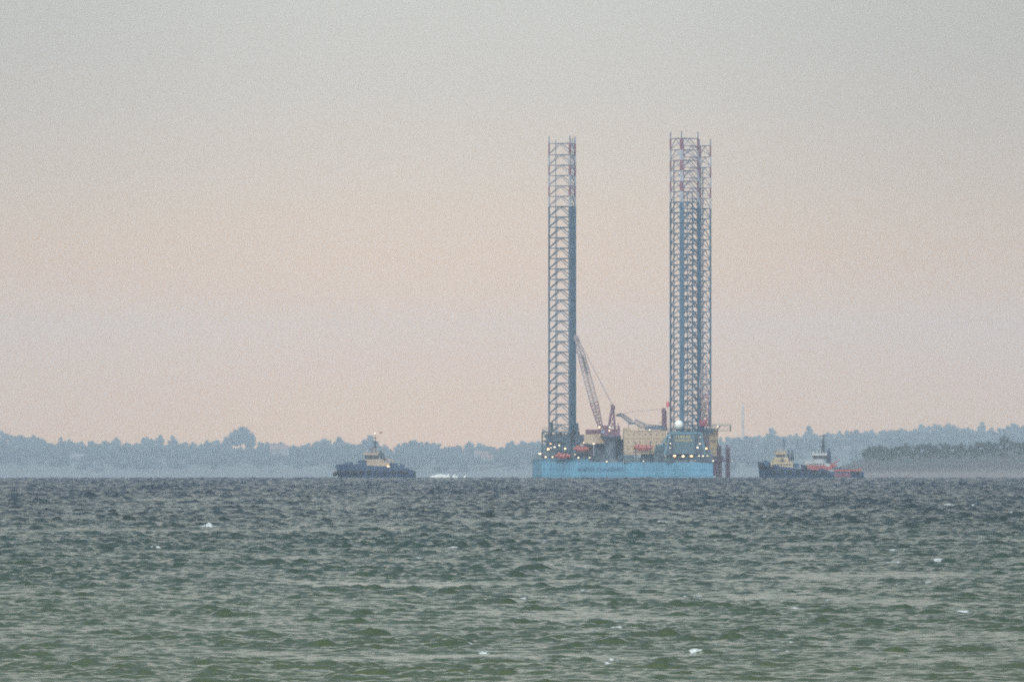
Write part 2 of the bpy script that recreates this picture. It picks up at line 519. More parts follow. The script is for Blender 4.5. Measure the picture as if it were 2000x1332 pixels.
PLATEAU = lerp_tab([(-1500, 870), (0, 868), (90, 876), (350, 878), (550, 880), (700, 883), (900, 884), (1000, 880), (1200, 874), (1450, 864), (1700, 853), (2000, 843), (3500, 835)])
def slope(t):
    return lambda px: 936 + (PLATEAU(px) - 936) * t + 1.3 * math.sin(px / 47.0 + t * 5) * t + 0.8 * math.sin(px / 19.0 + t * 9) * t
px_far = list(np.arange(-1500, 3501, 14.0))
g_far = ground_material("far_shore_ground", (0.095, 0.085, 0.07), (0.030, 0.040, 0.026), (0.085, 0.065, 0.05), 0.22, 0.9, 0.006)  # paler towards the water: beach sand, with low mist painted into the colour
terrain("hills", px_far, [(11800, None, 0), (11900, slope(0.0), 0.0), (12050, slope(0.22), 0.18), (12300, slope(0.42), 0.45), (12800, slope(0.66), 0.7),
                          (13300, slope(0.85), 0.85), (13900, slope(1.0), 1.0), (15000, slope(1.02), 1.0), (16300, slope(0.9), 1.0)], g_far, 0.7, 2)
BLUFF = lerp_tab([(1560, 938), (1610, 930), (1640, 914), (1665, 901), (1695, 892), (1760, 887), (1850, 885), (1930, 880), (2000, 876), (2300, 868), (3500, 850)])
def bslope(t):
    return lambda px: 936 + (BLUFF(px) - 936) * t + (1.0 * math.sin(px / 31.0 + t * 4) + 0.8 * math.sin(px / 13.0 + t * 7)) * t * (px > 1650)
px_near = list(np.arange(1560, 3500, 9.0))
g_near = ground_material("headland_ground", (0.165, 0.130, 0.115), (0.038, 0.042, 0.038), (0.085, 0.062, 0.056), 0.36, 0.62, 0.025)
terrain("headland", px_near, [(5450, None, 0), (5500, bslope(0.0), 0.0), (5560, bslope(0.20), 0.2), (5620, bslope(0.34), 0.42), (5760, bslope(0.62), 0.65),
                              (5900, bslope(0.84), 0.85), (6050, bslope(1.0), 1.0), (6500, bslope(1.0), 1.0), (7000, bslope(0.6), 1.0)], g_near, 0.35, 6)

# ------------------------------------------------------------------ trees
def leaf_mat(name, col):
    m = bpy.data.materials.new(name); m.use_nodes = True
    n = m.node_tree; L = n.links; b = n.nodes["Principled BSDF"]; b.inputs["Roughness"].default_value = 0.75
    oi = n.nodes.new("ShaderNodeObjectInfo")
    tcn = n.nodes.new("ShaderNodeTexCoord")
    nz = n.nodes.new("ShaderNodeTexNoise"); nz.inputs["Scale"].default_value = 6.0; L.new(tcn.outputs["Object"], nz.inputs[0])
    ad = n.nodes.new("ShaderNodeMath"); ad.operation = 'ADD'; L.new(oi.outputs["Random"], ad.inputs[0]); L.new(nz.outputs[0], ad.inputs[1])
    r = n.nodes.new("ShaderNodeMapRange"); r.inputs[1].default_value = 0.3; r.inputs[2].default_value = 1.7
    r.inputs[3].default_value = 0.55; r.inputs[4].default_value = 1.5; L.new(ad.outputs[0], r.inputs[0])
    s = n.nodes.new("ShaderNodeVectorMath"); s.operation = 'SCALE'; s.inputs[0].default_value = col
    L.new(r.outputs[0], s.inputs["Scale"]); L.new(s.outputs[0], b.inputs["Base Color"])
    return m
LEAF = leaf_mat("leaves", (0.034, 0.048, 0.030))
NEEDLE = leaf_mat("needles", (0.026, 0.038, 0.026))
BARK = mat("bark", (0.10, 0.08, 0.06), 0.9)

def crown_mesh(kind, seed):
    r = np.random.default_rng(seed)
    lumps = []
    if kind == "fir":
        for k in range(16):
            t = k / 15.0; rad = 0.20 * (1 - t) + 0.015
            for j in range(max(3, int(9 * (1 - t)))):
                a = r.uniform(0, 2 * np.pi)
                lumps.append((rad * np.cos(a) * .8, rad * np.sin(a) * .8, 0.14 + 0.84 * t + r.normal() * 0.012, 0.085 * (1 - t) + 0.03))
        per, ls = 60, 0.026
    else:
        w, zc, hz, n = {"round": (0.40, 0.60, 0.34, 26), "oval": (0.29, 0.58, 0.37, 22), "wide": (0.56, 0.62, 0.30, 30),
                        "column": (0.19, 0.56, 0.40, 20), "bush": (0.62, 0.50, 0.40, 24)}[kind]
        for k in range(n):
            v = r.normal(size=3); v /= np.linalg.norm(v); q = r.uniform(0.35, 0.86)
            lumps.append((v[0] * w * q, v[1] * w * q, zc + v[2] * hz * q, r.uniform(0.085, 0.16) * (0.75 if kind == "column" else 1)))
        per, ls = 80, 0.030
    V = []; Q = []
    for (x, y, z, rad) in lumps:
        v = r.normal(size=(per, 3)); v /= np.linalg.norm(v, axis=1)[:, None]
        c = np.array([x, y, z]) + v * (rad * r.uniform(0.55, 1.12, size=(per, 1))) * np.array([1, 1, 0.85])
        nrm = v + r.normal(size=(per, 3)) * 0.7; nrm /= np.linalg.norm(nrm, axis=1)[:, None]
        u = np.cross(nrm, r.normal(size=(per, 3))); u /= np.linalg.norm(u, axis=1)[:, None]
        s = np.cross(nrm, u)
        sz = (ls * r.uniform(0.6, 1.3, size=(per, 1)))
        base = len(V)
        quad = np.stack([c - u * sz, c + s * sz * .7, c + u * sz, c - s * sz * .7], 1).reshape(-1, 3)
        V += quad.tolist()
        Q += (base + np.arange(per * 4).reshape(per, 4)).tolist()
        # a lumpy dense heart in each clump
        base = len(V); seg = 7
        for a in (-1, -0.45, 0.35, 0.95):
            rr = rad * 0.72 * math.sqrt(max(1 - a * a, 0.02))
            for i in range(seg):
                th = 2 * math.pi * i / seg
                V.append([x + rr * math.cos(th) * r.uniform(.8, 1.15), y + rr * math.sin(th) * r.uniform(.8, 1.15), z + a * rad * 0.66])
        for k in range(3):
            for i in range(seg):
                Q.append([base + k * seg + i, base + k * seg + (i + 1) % seg, base + (k + 1) * seg + (i + 1) % seg, base + (k + 1) * seg + i])
    return np.array(V), np.array(Q)

PROTO = {}
def tree_proto(kind, seed):
    key = (kind, seed)
    if key in PROTO: return PROTO[key]
    V, Q = crown_mesh(kind, seed)
    c = np_mesh("crown", V, Q, NEEDLE if kind == "fir" else LEAF, smooth=False)
    tm = MB(); rr = random.Random(seed)
    tm.tube((0, 0, -0.03), (0.01, 0, 0.35), 0.030, 0.022, n=7)
    tm.tube((0.01, 0, 0.35), (0, 0.01, 0.8 if kind == "fir" else 0.62), 0.022, 0.008, n=6)
    if kind != "fir":
        for k in range(6):
            a = k * 1.05 + rr.random(); z = rr.uniform(0.26, 0.5); w = 0.24 if kind != "column" else 0.1
            tm.tube((0.01, 0, z), (w * math.cos(a), w * math.sin(a), z + rr.uniform(0.1, 0.24)), 0.013, 0.005, n=5)
    t = tm.build("trunk", BARK)
    PROTO[key] = (c.data, t.data)
    bpy.data.objects.remove(c); bpy.data.objects.remove(t)
    return PROTO[key]

def tree(kind, seed, base, height, label, name, group, wide=1.0):
    cd, td = tree_proto(kind, seed)
    root = thing(name, base, label, "tree", group, rz=random.uniform(0, 6.28))
    root.scale = (height * wide, height * wide, height)
    for nm, dd in (("crown", cd), ("trunk", td)):
        o = bpy.data.objects.new(nm, dd); COL.objects.link(o); o.parent = root
    return root

def skyline(tab, d, kinds, ground, label, group, name, dj, hmin=9.0, special=None, wide=1.0):
    special = special or {}
    for i, (px, py) in enumerate(tab):
        dd = d + random.uniform(-dj, dj)
        kind, lab, w = special.get(px, (kinds[i % len(kinds)], label, wide))
        yb = ground(px) + 2
        top = at(px, py, dd); bot = at(px, yb, dd)
        h = max((top.z - bot.z) * 1.04, hmin)
        tree(kind, 1 + (i * 7) % 4, (top.x, dd, top.z - h * 0.97), h, lab, "fir_tree" if kind == "fir" else ("bush" if kind == "bush" else "tree"), group, w)

S_FAR = [(0, 842), (14, 845), (30, 847), (48, 848), (64, 850), (80, 854), (94, 862), (118, 853), (136, 858), (157, 861), (180, 858), (205, 859), (226, 855), (250, 863),
         (268, 862), (288, 851), (312, 850), (338, 850), (356, 861), (380, 862), (402, 860), (422, 858), (443, 849), (470, 831), (490, 846), (510, 862), (532, 861), (552, 862), (576, 869),
         (600, 865), (622, 857), (640, 854), (662, 854), (682, 863), (704, 866), (726, 848), (750, 868), (778, 866), (798, 861), (814, 857), (832, 863), (852, 870), (872, 869), (892, 868),
         (916, 862), (938, 864), (960, 869), (982, 872), (1002, 861), (1022, 860), (1044, 858), (1066, 864)]
sp = {470: ("round", "tallest broad dome-shaped tree on the left skyline", 1.0), 443: ("oval", "small round tree leaning out just left of the tallest tree on the left shore", 0.8),
      490: ("oval", "upright tree joined to the right flank of the tallest tree on the left shore", 0.8),
      726: ("round", "rounded pale tree standing up behind the mast of the left tug", 1.0), 814: ("wide", "broad low-domed tree on the shore above the white foam", 1.0),
      312: ("oval", "round-topped tree standing free in the middle of a row of three on the left shore", 0.8), 288: ("wide", "widest tree of the row of three left of the tallest tree", 0.8),
      338: ("oval", "right-hand tree of the row of three left of the tallest tree", 0.8), 640: ("wide", "broad tree on the skyline just left of the left tug", 1.0),
      118: ("oval", "pointed tree right of the first gap in the far left wood", 0.8)}
skyline(S_FAR, 13900, ["round", "wide", "oval", "wide", "round"], lambda px: PLATEAU(px) + 10, "pale hazy tree in the wood along the far left shore",
        "trees of the far left wood", "tree", 150, 12, sp)
S_MID = [(x, 872 + 5 * math.sin(x / 61.0) + 4 * math.sin(x / 23.0) + max(0, (x - 560) / 60.0)) for x in range(-20, 1050, 26)]
S_MID = [(x, y - (10 if x < 200 else 0)) for x, y in S_MID]
skyline(S_MID, 13000, ["wide", "round", "bush"], lambda px: PLATEAU(px) + 22, "darker hazy tree on the slope below the far left wood", "trees on the far left slope", "tree", 120, 10, wide=1.15)
S_LOW = [(x, 893 + 4 * math.sin(x / 37.0)) for x in range(-10, 1060, 44)]
skyline(S_LOW, 12500, ["bush", "wide", "bush"], lambda px: PLATEAU(px) + 34, "low hazy bush above the beach of the far left shore", "bushes above the far left beach", "bush", 110, 8, wide=1.2)
S_RIGHT = [(1385, 862), (1405, 853), (1426, 850), (1448, 852), (1468, 853), (1486, 849), (1507, 838), (1524, 851), (1540, 849), (1556, 846), (1580, 834), (1598, 846), (1618, 844), (1640, 841), (1658, 846),
           (1676, 842), (1692, 841), (1702, 838), (1722, 836), (1744, 838), (1764, 836), (1784, 836), (1802, 825), (1824, 826), (1848, 827), (1866, 829), (1886, 832), (1902, 837), (1917, 824), (1936, 834),
           (1956, 833), (1980, 825), (1996, 831), (2014, 832)]
spr = {1507: ("fir", "spiky fir standing above the wood over the wheelhouse of the yellow and blue tug", 2.3), 1580: ("fir", "tallest spiky fir on the skyline left of the mast of the white and red tug", 2.0),
       1917: ("column", "left-hand tall column tree at the right end of the skyline", 1.1), 1980: ("column", "right-hand tall column tree near the right edge of the photo", 1.5),
       1802: ("oval", "tall tree at the left shoulder of the highest part of the right-hand wood", .9)}
skyline(S_RIGHT, 15100, ["wide", "oval", "round", "wide"], lambda px: PLATEAU(px) + 14, "very pale hazy tree in the high wood behind the tugs", "trees of the far right wood", "tree", 150, 12, spr)
S_RMID = [(x, 858 + (870 - 858) * (1 - (x - 1390) / 620.0) + 3 * math.sin(x / 19.0)) for x in range(1395, 2015, 30)]
skyline(S_RMID, 14000, ["wide", "bush", "round"], lambda px: PLATEAU(px) + 26, "pale hazy tree low on the slope behind the tugs", "trees on the far right slope", "tree", 120, 10, wide=1.2)
S_NEAR = [(1690, 879), (1697, 873), (1706, 869), (1716, 867), (1728, 871), (1742, 873), (1757, 868), (1768, 864), (1780, 869), (1793, 868), (1806, 863), (1820, 867), (1833, 864), (1850, 865), (1866, 867),
          (1882, 864), (1897, 867), (1910, 862), (1926, 859), (1941, 862), (1961, 850), (1976, 860), (1988, 862), (2002, 860)]
spn = {1961: ("round", "largest round dark tree on the headland near the right edge", 1.0), 1768: ("round", "second tall dark bush from the left end of the headland row", 1.0),
       1716: ("wide", "broad dark bush at the left end of the headland row", 1.0)}
skyline(S_NEAR, 6080, ["bush", "round", "wide", "bush"], lambda px: BLUFF(px) + 1, "dark bushy tree in the row along the top of the headland", "trees along the headland", "tree", 25, 3.5, spn, wide=1.05)
S_NEAR2 = [(x, BLUFF(x) - 9 - 2 * math.sin(x / 9.0)) for x in range(1696, 2010, 14)]
skyline(S_NEAR2, 6030, ["bush", "wide"], lambda px: BLUFF(px) + 5, "dark low bush below the headland trees", "bushes on the headland edge", "bush", 12, 2.6, wide=1.15)

# undergrowth that closes the woods: leaf clumps nobody could count
def undergrowth(name, spots, size, seed):
    V0, Q0 = crown_mesh("bush", seed)
    r = np.random.default_rng(seed); V = []; Q = []; n = 0
    for p in spots:
        s = size * r.uniform(0.5, 1.35); a = r.uniform(0, 6.28); c, sn = math.cos(a), math.sin(a)
        W = V0 * s; W = np.stack([W[:, 0] * c - W[:, 1] * sn, W[:, 0] * sn + W[:, 1] * c, W[:, 2] * r.uniform(.6, 1)], 1) + np.array([p[0], p[1], p[2] - 0.15 * s])
        V.append(W); Q.append(Q0 + n); n += len(V0)
    o = np_mesh(name, np.concatenate(V), np.concatenate(Q), LEAF, smooth=False)
    return tag(o, kind="stuff")
random.seed(21)
spots = []
for k in range(560):
    px = random.uniform(-30, 1400); t = random.triangular(0.18, 1.0, 0.9); d = float(np.interp(t, [0.18, 0.42, 0.66, 0.85, 1.0], [12030, 12300, 12800, 13300, 13900]))
    spots.append(at(px, slope(t)(px), d))
for k in range(330):
    px = random.uniform(1380, 2030); t = random.triangular(0.18, 1.0, 0.9); d = float(np.interp(t, [0.18, 0.42, 0.66, 0.85, 1.0], [12030, 12300, 12800, 13300, 13900]))
    spots.append(at(px, slope(t)(px), d))
tag(undergrowth("woodland_undergrowth", spots, 15.0, 3), "hazy blue undergrowth filling the far woods between the trees", "undergrowth")
spots = []
for k in range(150):
    px = random.uniform(1692, 2020); t = random.triangular(0.72, 1.0, 0.97); spots.append(at(px, bslope(t)(px), float(np.interp(t, [.34, .62, .84, 1], [5620, 5760, 5900, 6050]))))
tag(undergrowth("headland_scrub", spots, 2.6, 8), "dark scrub covering the upper edge of the headland", "scrub")

# farmhouses on the far shore
def farmhouse(px, py, d, w, label, roofc):
    p = at(px, py, d)
    root = thing("farmhouse", p, label, "house", "farmhouses on the far shore", rz=random.uniform(-.3, .3))
    a, b, h = w / 2, w * 0.28, w * 0.24
    wl = MB().box(-a, a, -b, b, -2, h).build("wall", mat("limewash", (0.17, 0.14, 0.125), .9), root)
    r = MB(); e = 0.5
    r.add([(-a - e, -b - e, h), (a + e, -b - e, h), (a + e, b + e, h), (-a - e, b + e, h), (-a - e, 0, h + w * .22), (a + e, 0, h + w * .22)],
          [(0, 1, 5, 4), (2, 3, 4, 5), (0, 4, 3), (1, 2, 5), (3, 2, 1, 0)])
    rf = r.build("roof", roofc, root)
    MB().box(-a * .5, -a * .5 + 1.2, -.6, .6, h + w * .14, h + w * .3).build("chimney", mat("chimney_brick", (0.25, 0.12, 0.09), .9), rf)
    for k in (-.6, -.2, .2, .6):
        MB().box(a * k - .6, a * k + .6, -b - .08, -b + .02, h * .35, h * .75).build("window", mat("dark_pane", (0.05, 0.06, 0.08), .2), wl)
red_tile = mat("red_tiles", (0.19, 0.09, 0.075), .8)
farmhouse(546, 886, 12750, 22, "farmhouse with reddish roof at the foot of the wood right of the tallest tree", red_tile)
farmhouse(940, 893, 12750, 16, "left one of the two red-roofed farmhouses left of the rig", red_tile)
farmhouse(953, 899, 12600, 14, "right lower one of the two red-roofed farmhouses left of the rig", red_tile)
farmhouse(152, 900, 12650, 18, "pale farmhouse among the trees at the far left", mat("grey_roof", (0.13, 0.12, 0.11), .8))

# radio mast on the far ridge
p = at(1451, 862, 14500); top = at(1451, 786, 14500).z - p.z
root = thing("radio_mast", p, "slender pale lattice radio mast rising above the far wood right of the rig", "mast")
mb = MB(); mb.lattice((0, 0, -3), (0, 0, top * .8), 2.6, 2.6, 22, 0.34, 0.16, 2.0, 2.0)
mb.build("lattice_tower", mat("mast_grey", (0.20, 0.24, 0.26), .6), root)
MB().tube((0, 0, top * .8), (0, 0, top), 0.8, 0.5, n=8).build("antenna", mat("mast_grey", (0.2, 0.24, 0.26)), root)

# ------------------------------------------------------------------ jack-up rig
RD = 3550.0
S = F / RD                     # photo pixels per metre at the rig
STEEL = mat("leg_blue_steel", (0.056, 0.108, 0.156), .55, .3, .5)
RED = mat("leg_red_band", (0.20, 0.085, 0.11), .55, .3, .5)
WHITE = mat("leg_white_band", (0.31, 0.31, 0.33), .55, .25, .5)
TIPGREY = mat("leg_tip_bracing", (0.20, 0.19, 0.23), .6, .25, .5)
HULLBLUE = mat("hull_light_blue", (0.088, 0.228, 0.315), .5, .30, .16, streak=True)
HULLDK = mat("hull_upper_blue", (0.066, 0.165, 0.235), .5, .25, .2, streak=True)
DECK = mat("deck_grey_steel", (0.085, 0.108, 0.130), .7, .4, .5)
DECK2 = mat("deck_dark_steel", (0.058, 0.080, 0.105), .7, .4, .5)
TEAL = mat("casing_teal", (0.075, 0.125, 0.148), .6, .3, .35, streak=True)
TEALL = mat("casing_light_edge", (0.095, 0.175, 0.215), .6, .25, .4)
TAN = mat("tan_cladding", (0.42, 0.305, 0.205), .7, .18, .3, streak=True)
TAN2 = mat("ochre_cladding", (0.40, 0.29, 0.17), .7, .22, .3, streak=True)
CRANERED = mat("crane_dull_red", (0.155, 0.070, 0.095), .6, .3, .6)
CRANEGREY = mat("crane_boom_grey", (0.20, 0.17, 0.18), .6, .3, .6)
CRANEWHITE = mat("crane_boom_white", (0.27, 0.225, 0.23), .6, .2, .6)
ORANGE = mat("lifeboat_orange", (0.40, 0.095, 0.080), .45, .15, .8)
RUST = mat("column_red_brown", (0.135, 0.075, 0.105), .7, .35, .7)
GLASS = mat("dark_window_glass", (0.020, 0.026, 0.032), .15, .1, 1)
RADOME = mat("radome_white", (0.74, 0.70, 0.62), .5, .06, .5)
SIGNYEL = mat("sign_letters_tan", (0.50, 0.36, 0.15), .6, .1, 1)
LETTER = mat("hull_letters_dark", (0.030, 0.10, 0.165), .6, .1, 1)
LAMPW = mat("lamp_warm_glow", (1.0, 0.66, 0.34), emit=4.5)
LAMPC = mat("lamp_pale_glow", (1.0, 0.84, 0.60), emit=1.6)
LAMPR = mat("lamp_amber_glow", (1.0, 0.50, 0.22), emit=4.5)
LAMPBODY = mat("lamp_housing", (0.08, 0.08, 0.09), .5)
ROPE = mat("tow_rope", (0.12, 0.13, 0.15), .9)

base = at(1220, 933, RD)
rig = thing("drilling_rig", base, "huge light blue jack-up rig with three tall lattice legs under tow", "oil rig")

def X(px): return (px - 1220.0) / S
def Z(py): return (933.0 - py) / S
def edge_y(x):
    """near side of the hull at local x"""
    return -8 - 26 * (x + 27.3) / 44.3 if x < 17 else -34.0
def pbox(mb, x0, y0, x1, y1, d0, d1, m=0):
    return mb.box(X(x0), X(x1), d0, d1, Z(y1), Z(y0), m)

# hull
HP = [(X(1040), 7.0), (X(1057.5), -8.0), (17.0, -34.0), (28.6, -33.0), (28.6, 33.0), (17.0, 34.0), (X(1057.5), 18.0)]
h = MB()
h.prism(HP, -3.0, Z(902))
hull = h.build("hull", HULLBLUE, rig)
bw = MB()
bp_ = [(X(1041), 6.8), (X(1058), -7.7), (X(1150), edge_y(X(1150)) + .25), (X(1150), edge_y(X(1150)) + 3), (X(1060), -3), (X(1046), 6.8)]
bw.prism(bp_, Z(902) + .003, Z(895.5)); bw.build("bow_bulwark", HULLDK, hull)
rb = MB()
for z in (0.9, 2.9):
    for a, b in zip(HP[:4], HP[1:4]):
        rb.tube((a[0], a[1], z), (b[0], b[1], z), .13, n=6)
for k in range(22):
    t = (k + .5) / 22; a, b = HP[1], HP[2]
    x = a[0] + (b[0] - a[0]) * t; y = a[1] + (b[1] - a[1]) * t
    rb.box(x - .06, x + .06, y - .14, y + .1, -.5, Z(903))
rb.build("fender_strip", HULLBLUE, hull)
ang = math.atan2(-26, 44.3)
tx = X(1172); ty = edge_y(tx)
lettering("MÆRSK GUARDIAN", "hull_lettering", 1.75, LETTER, hull, (tx + .12 * math.sin(ang), ty - .14, Z(916.5)), (math.radians(90), 0, ang), .02, sx=1.12)
d = MB()
d.prism([(x * .985, y * .985) for x, y in HP], Z(902) + .004, Z(902) + .12)
d.build("main_deck", DECK2, rig)
r = MB(); zt = Z(902) + .1
r.rail([(HP[1][0] + 16, edge_y(HP[1][0] + 16) + .3, zt), (17, -33.6, zt), (28.2, -32.6, zt), (28.2, 32, zt)], 1.2, .06, 1.6)
r.rail([(X(1042), 6.6, Z(895.5)), (X(1058.5), -7.5, Z(895.5)), (X(1148), edge_y(X(1148)) + .5, Z(895.5))], 1.2, .06, 1.6)
r.build("deck_railing", DECK, rig)

# legs: triangular, three chords, inverted V bracing in each bay
BAY = 20.25 / S
def leg(cx, cy, theta, top_px, first_px, label, fat=()):
    R = 31.0 / S
    P = [Vector((cx + R * math.cos(theta + i * 2.0944), cy + R * math.sin(theta + i * 2.0944), 0)) for i in range(3)]
    zt = Z(top_px); z1 = Z(first_px)
    lv = [z1, z1 - 22.2 / S]
    while lv[-1] > -1.0: lv.append(lv[-1] - BAY)
    m = MB()
    for k, z in enumerate(lv):
        mi = 0 if k > 5 else 1
        rh, rd_ = (.165, .155) if mi == 0 else (.13, .125)
        for i in range(3):
            a, b = P[i], P[(i + 1) % 3]
            A = Vector((a.x, a.y, z)); B = Vector((b.x, b.y, z)); M = (A + B) / 2
            m.tube(A, B, rh, n=6, m=mi)
            if k + 1 < len(lv):
                zz = lv[k + 1] + (.12 if mi == 0 else .3)
                m.tube(M, (a.x, a.y, zz), rd_, n=6, m=mi); m.tube(M, (b.x, b.y, zz), rd_, n=6, m=mi)
    o = m.build("leg", [STEEL, TIPGREY], rig)
    tag(o, label)
    for i in range(3):
        c = MB(); p = P[i]
        cuts = [zt, lv[0], lv[1], lv[2], lv[3], lv[4], lv[5], lv[6], -2.0]
        ms = [3, 1, 2, 1, 2, 1, 2, 0]
        inw = (Vector((cx, cy, 0)) - p).normalized(); sd_ = Vector((-inw.y, inw.x, 0))
        for (za, zb), mi in zip(zip(cuts, cuts[1:]), ms):
            rr = .30 if mi == 0 else (.27 if mi != 3 else .2)
            c.tube((p.x, p.y, zb), (p.x, p.y, za), rr, n=10, m=mi)
            # toothed rack plates on both sides of the chord
            if i in fat and mi != 3: rr *= 1.35
            if mi != 3:
                w = (.38 if mi == 0 else .34) * (1.75 if i in fat else 1)
                c.hexa([p + sd_ * (sx * w) + inw * (sy * .09) + Vector((0, 0, zb)) for sx, sy in ((-1, -1), (1, -1), (1, 1), (-1, 1))],
                       [p + sd_ * (sx * w) + inw * (sy * .09) + Vector((0, 0, za)) for sx, sy in ((-1, -1), (1, -1), (1, 1), (-1, 1))], m=mi)
        for z in np.arange(lv[6], 0, -1.0):
            c.hexa([p + sd_ * (sx * .44) + inw * (sy * .08) + Vector((0, 0, z - .3)) for sx, sy in ((-1, -1), (1, -1), (1, 1), (-1, 1))],
                   [p + sd_ * (sx * .44) + inw * (sy * .08) + Vector((0, 0, z)) for sx, sy in ((-1, -1), (1, -1), (1, 1), (-1, 1))], m=0)
        c.build("chord", [STEEL, RED, WHITE, TIPGREY], o)
    return o, P, lv

L1 = (X(1102.8), 0.0); L2 = (X(1332.6), -23.0); L3 = (X(1365.3), 24.0)
leg1, P1, lv1 = leg(*L1, math.radians(168.5), 266, 280.5, "single lattice leg at the bow with red and white top bands")
leg2, P2, lv2 = leg(*L2, math.radians(22.6), 261, 274.5, "near lattice leg of the overlapping pair, standing a little higher", (0, 2))
leg3, P3, lv3 = leg(*L3, math.radians(-37.3), 268, 281.5, "far lattice leg of the overlapping pair, a little lower", (1, 2))
# pipes and ladder inside the single leg
pm = MB(); q = L1
pm.tube((X(1085.3), -.5, 0), (X(1085.3), -.5, Z(273)), .15, n=8)
pm.tube((X(1087.8), .2, 0), (X(1087.8), .2, Z(420)), .11, n=8)
pm.build("water_pipe", mat("pale_pipe", (0.16, 0.22, 0.27), .5), leg1)
bm_ = (P1[1] + P1[2]) / 2
pm = MB()
for o_ in (-.45, 0.05, .5):
    t = P1[1].lerp(P1[2], .5 + o_ * .6)
    pm.tube((t.x, t.y, 0), (t.x, t.y, lv1[6]), .26, n=8)
    pm.tube((t.x, t.y, lv1[6]), (t.x, t.y, Z(270)), .10, n=6)
pm.build("riser_pipe", STEEL, leg1)
for lg, PP, lvx in ((leg2, P2, lv2), (leg3, P3, lv3)):
    pm = MB()
    for t_ in (.35, .65):
        t = PP[2].lerp(PP[0], t_); pm.tube((t.x, t.y, 0), (t.x, t.y, lvx[5]), .14, n=7)
    t = PP[1]; pm.tube((t.x + 1.1, t.y + .5, 0), (t.x + 1.1, t.y + .5, lvx[2]), .16, n=7)
    pm.build("riser_pipe", STEEL, lg)

# jack houses
def jack_house(P, c, z0, z1, spread, name, mats):
    """three jack cases round the chords, tied by frames, with a walkway on top"""
    m = MB()
    C0 = Vector((c[0], c[1], 0))
    Q = [C0 + (p - C0) * spread for p in P]
    for i in range(3):
        p = P[i]
        m.box(p.x - 1.05, p.x + 1.05, p.y - 1.05, p.y + 1.05, z0, z1 - .4, 0)
        for k in range(5):
            zz = z0 + (z1 - z0) * (k + .5) / 5.4
            m.box(p.x - 1.5, p.x + 1.5, p.y - .5, p.y + .5, zz - .45, zz + .45, 1)
            m.tube((p.x - 1.8, p.y, zz), (p.x + 1.8, p.y, zz), .28, n=8, m=1)
    for i in range(3):
        a, b = Q[i], Q[(i + 1) % 3]
        n = 4
        for k in range(n + 1):
            u = a.lerp(b, k / n)
            m.tube((u.x, u.y, z0), (u.x, u.y, z1), .22, n=6, m=0)
        for j in range(4):
            za = z0 + (z1 - z0) * j / 3.0
            m.tube((a.x, a.y, za), (b.x, b.y, za), .2, n=6, m=1)
        for k in range(n):
            u = a.lerp(b, k / n); w = a.lerp(b, (k + 1) / n)
            for j in range(3):
                za = z0 + (z1 - z0) * j / 3.0; zb = z0 + (z1 - z0) * (j + 1) / 3.0
                if (k + j) % 2: m.tube((u.x, u.y, za), (w.x, w.y, zb), .13, n=5, m=1)
                else: m.tube((w.x, w.y, za), (u.x, u.y, zb), .13, n=5, m=1)
    o = m.build(name, mats, rig)
    pl = MB(); pl.prism([(p.x, p.y) for p in Q], z1 + .003, z1 + .3)
    # inner half-height plating of the casing
    W = [C0 + (p - C0) * (spread * .80) for p in P]
    pl.prism([(p.x, p.y) for p in W], z0, z0 + (z1 - z0) * .93)
    rr = MB(); rr.rail([(p.x, p.y, z1 + .3) for p in Q + Q[:1]], 1.2, .06, 1.4)
    pl.build("platform", DECK, o); rr.build("railing", mats[1], o)
    return o
jh = jack_house(P1, (L1[0] + .3, L1[1]), Z(895), Z(844), 1.42, "jack_house", [DECK2, TEAL])
jk = MB(); pbox(jk, 1124.5, 826, 1130, 850, -2.6, -1.0); pbox(jk, 1061, 838, 1063, 845, -1, -.6); pbox(jk, 1120, 849, 1143, 868, -6, 1)
pbox(jk, 1066, 864, 1122, 893, 3.4, 4.2); pbox(jk, 1075, 826, 1081, 845, 1.6, 2.4)
jk.build("winch_tower", DECK2, jh)
jack_house(P3, L3, Z(895), Z(838), 1.35, "jack_house", [DECK2, TEAL])
j2 = jack_house(P2, L2, Z(895), Z(846), 1.25, "jack_house", [DECK2, TEAL])
# plated casing with slanting light edges in front of the near leg
cs = MB(); y0 = -33.2
cs.hexa([(X(1295), y0, Z(888)), (X(1374), y0, Z(888)), (X(1374), -29.4, Z(888)), (X(1295), -29.4, Z(888))],
        [(X(1307), y0 + .8, Z(847)), (X(1366), y0 + .8, Z(847)), (X(1366), -29.4, Z(847)), (X(1307), -29.4, Z(847))])
case = cs.build("leg_casing", DECK2, rig)
ed = MB()
for a, b in (((1295, 889), (1307, 846)), ((1374, 889), (1366, 846)), ((1307, 846.5), (1366, 846.5)), ((1290, 870), (1303, 848))):
    ed.tube((X(a[0]), y0 - .05 + .8 * (a[1] < 860), Z(a[1])), (X(b[0]), y0 - .05 + .8 * (b[1] < 860), Z(b[1])), .42, n=6)
ed.build("slanting_edge", TEALL, case)
pn = MB(); yy = y0 - .35
pn.box(X(1312), X(1354), yy, yy + .6, Z(884), Z(848.5)); pn.box(X(1309), X(1357), yy - .3, yy + .4, Z(885.5), Z(884))
for k in range(9): pn.box(X(1314 + k * 4.6), X(1314.6 + k * 4.6), yy - .08, yy, Z(883), Z(864))
panel = pn.build("sign_panel", TEAL, case)
lettering("MÆRSK", "sign_lettering", 1.15, SIGNYEL, panel, (X(1331.5), yy - .06, Z(853.2)), (math.radians(90), 0, 0), .02, sx=1.25)
lettering("GUARDIAN", "sign_lettering", 1.05, SIGNYEL, panel, (X(1331.5), yy - .06, Z(859.8)), (math.radians(90), 0, 0), .02, sx=1.05)

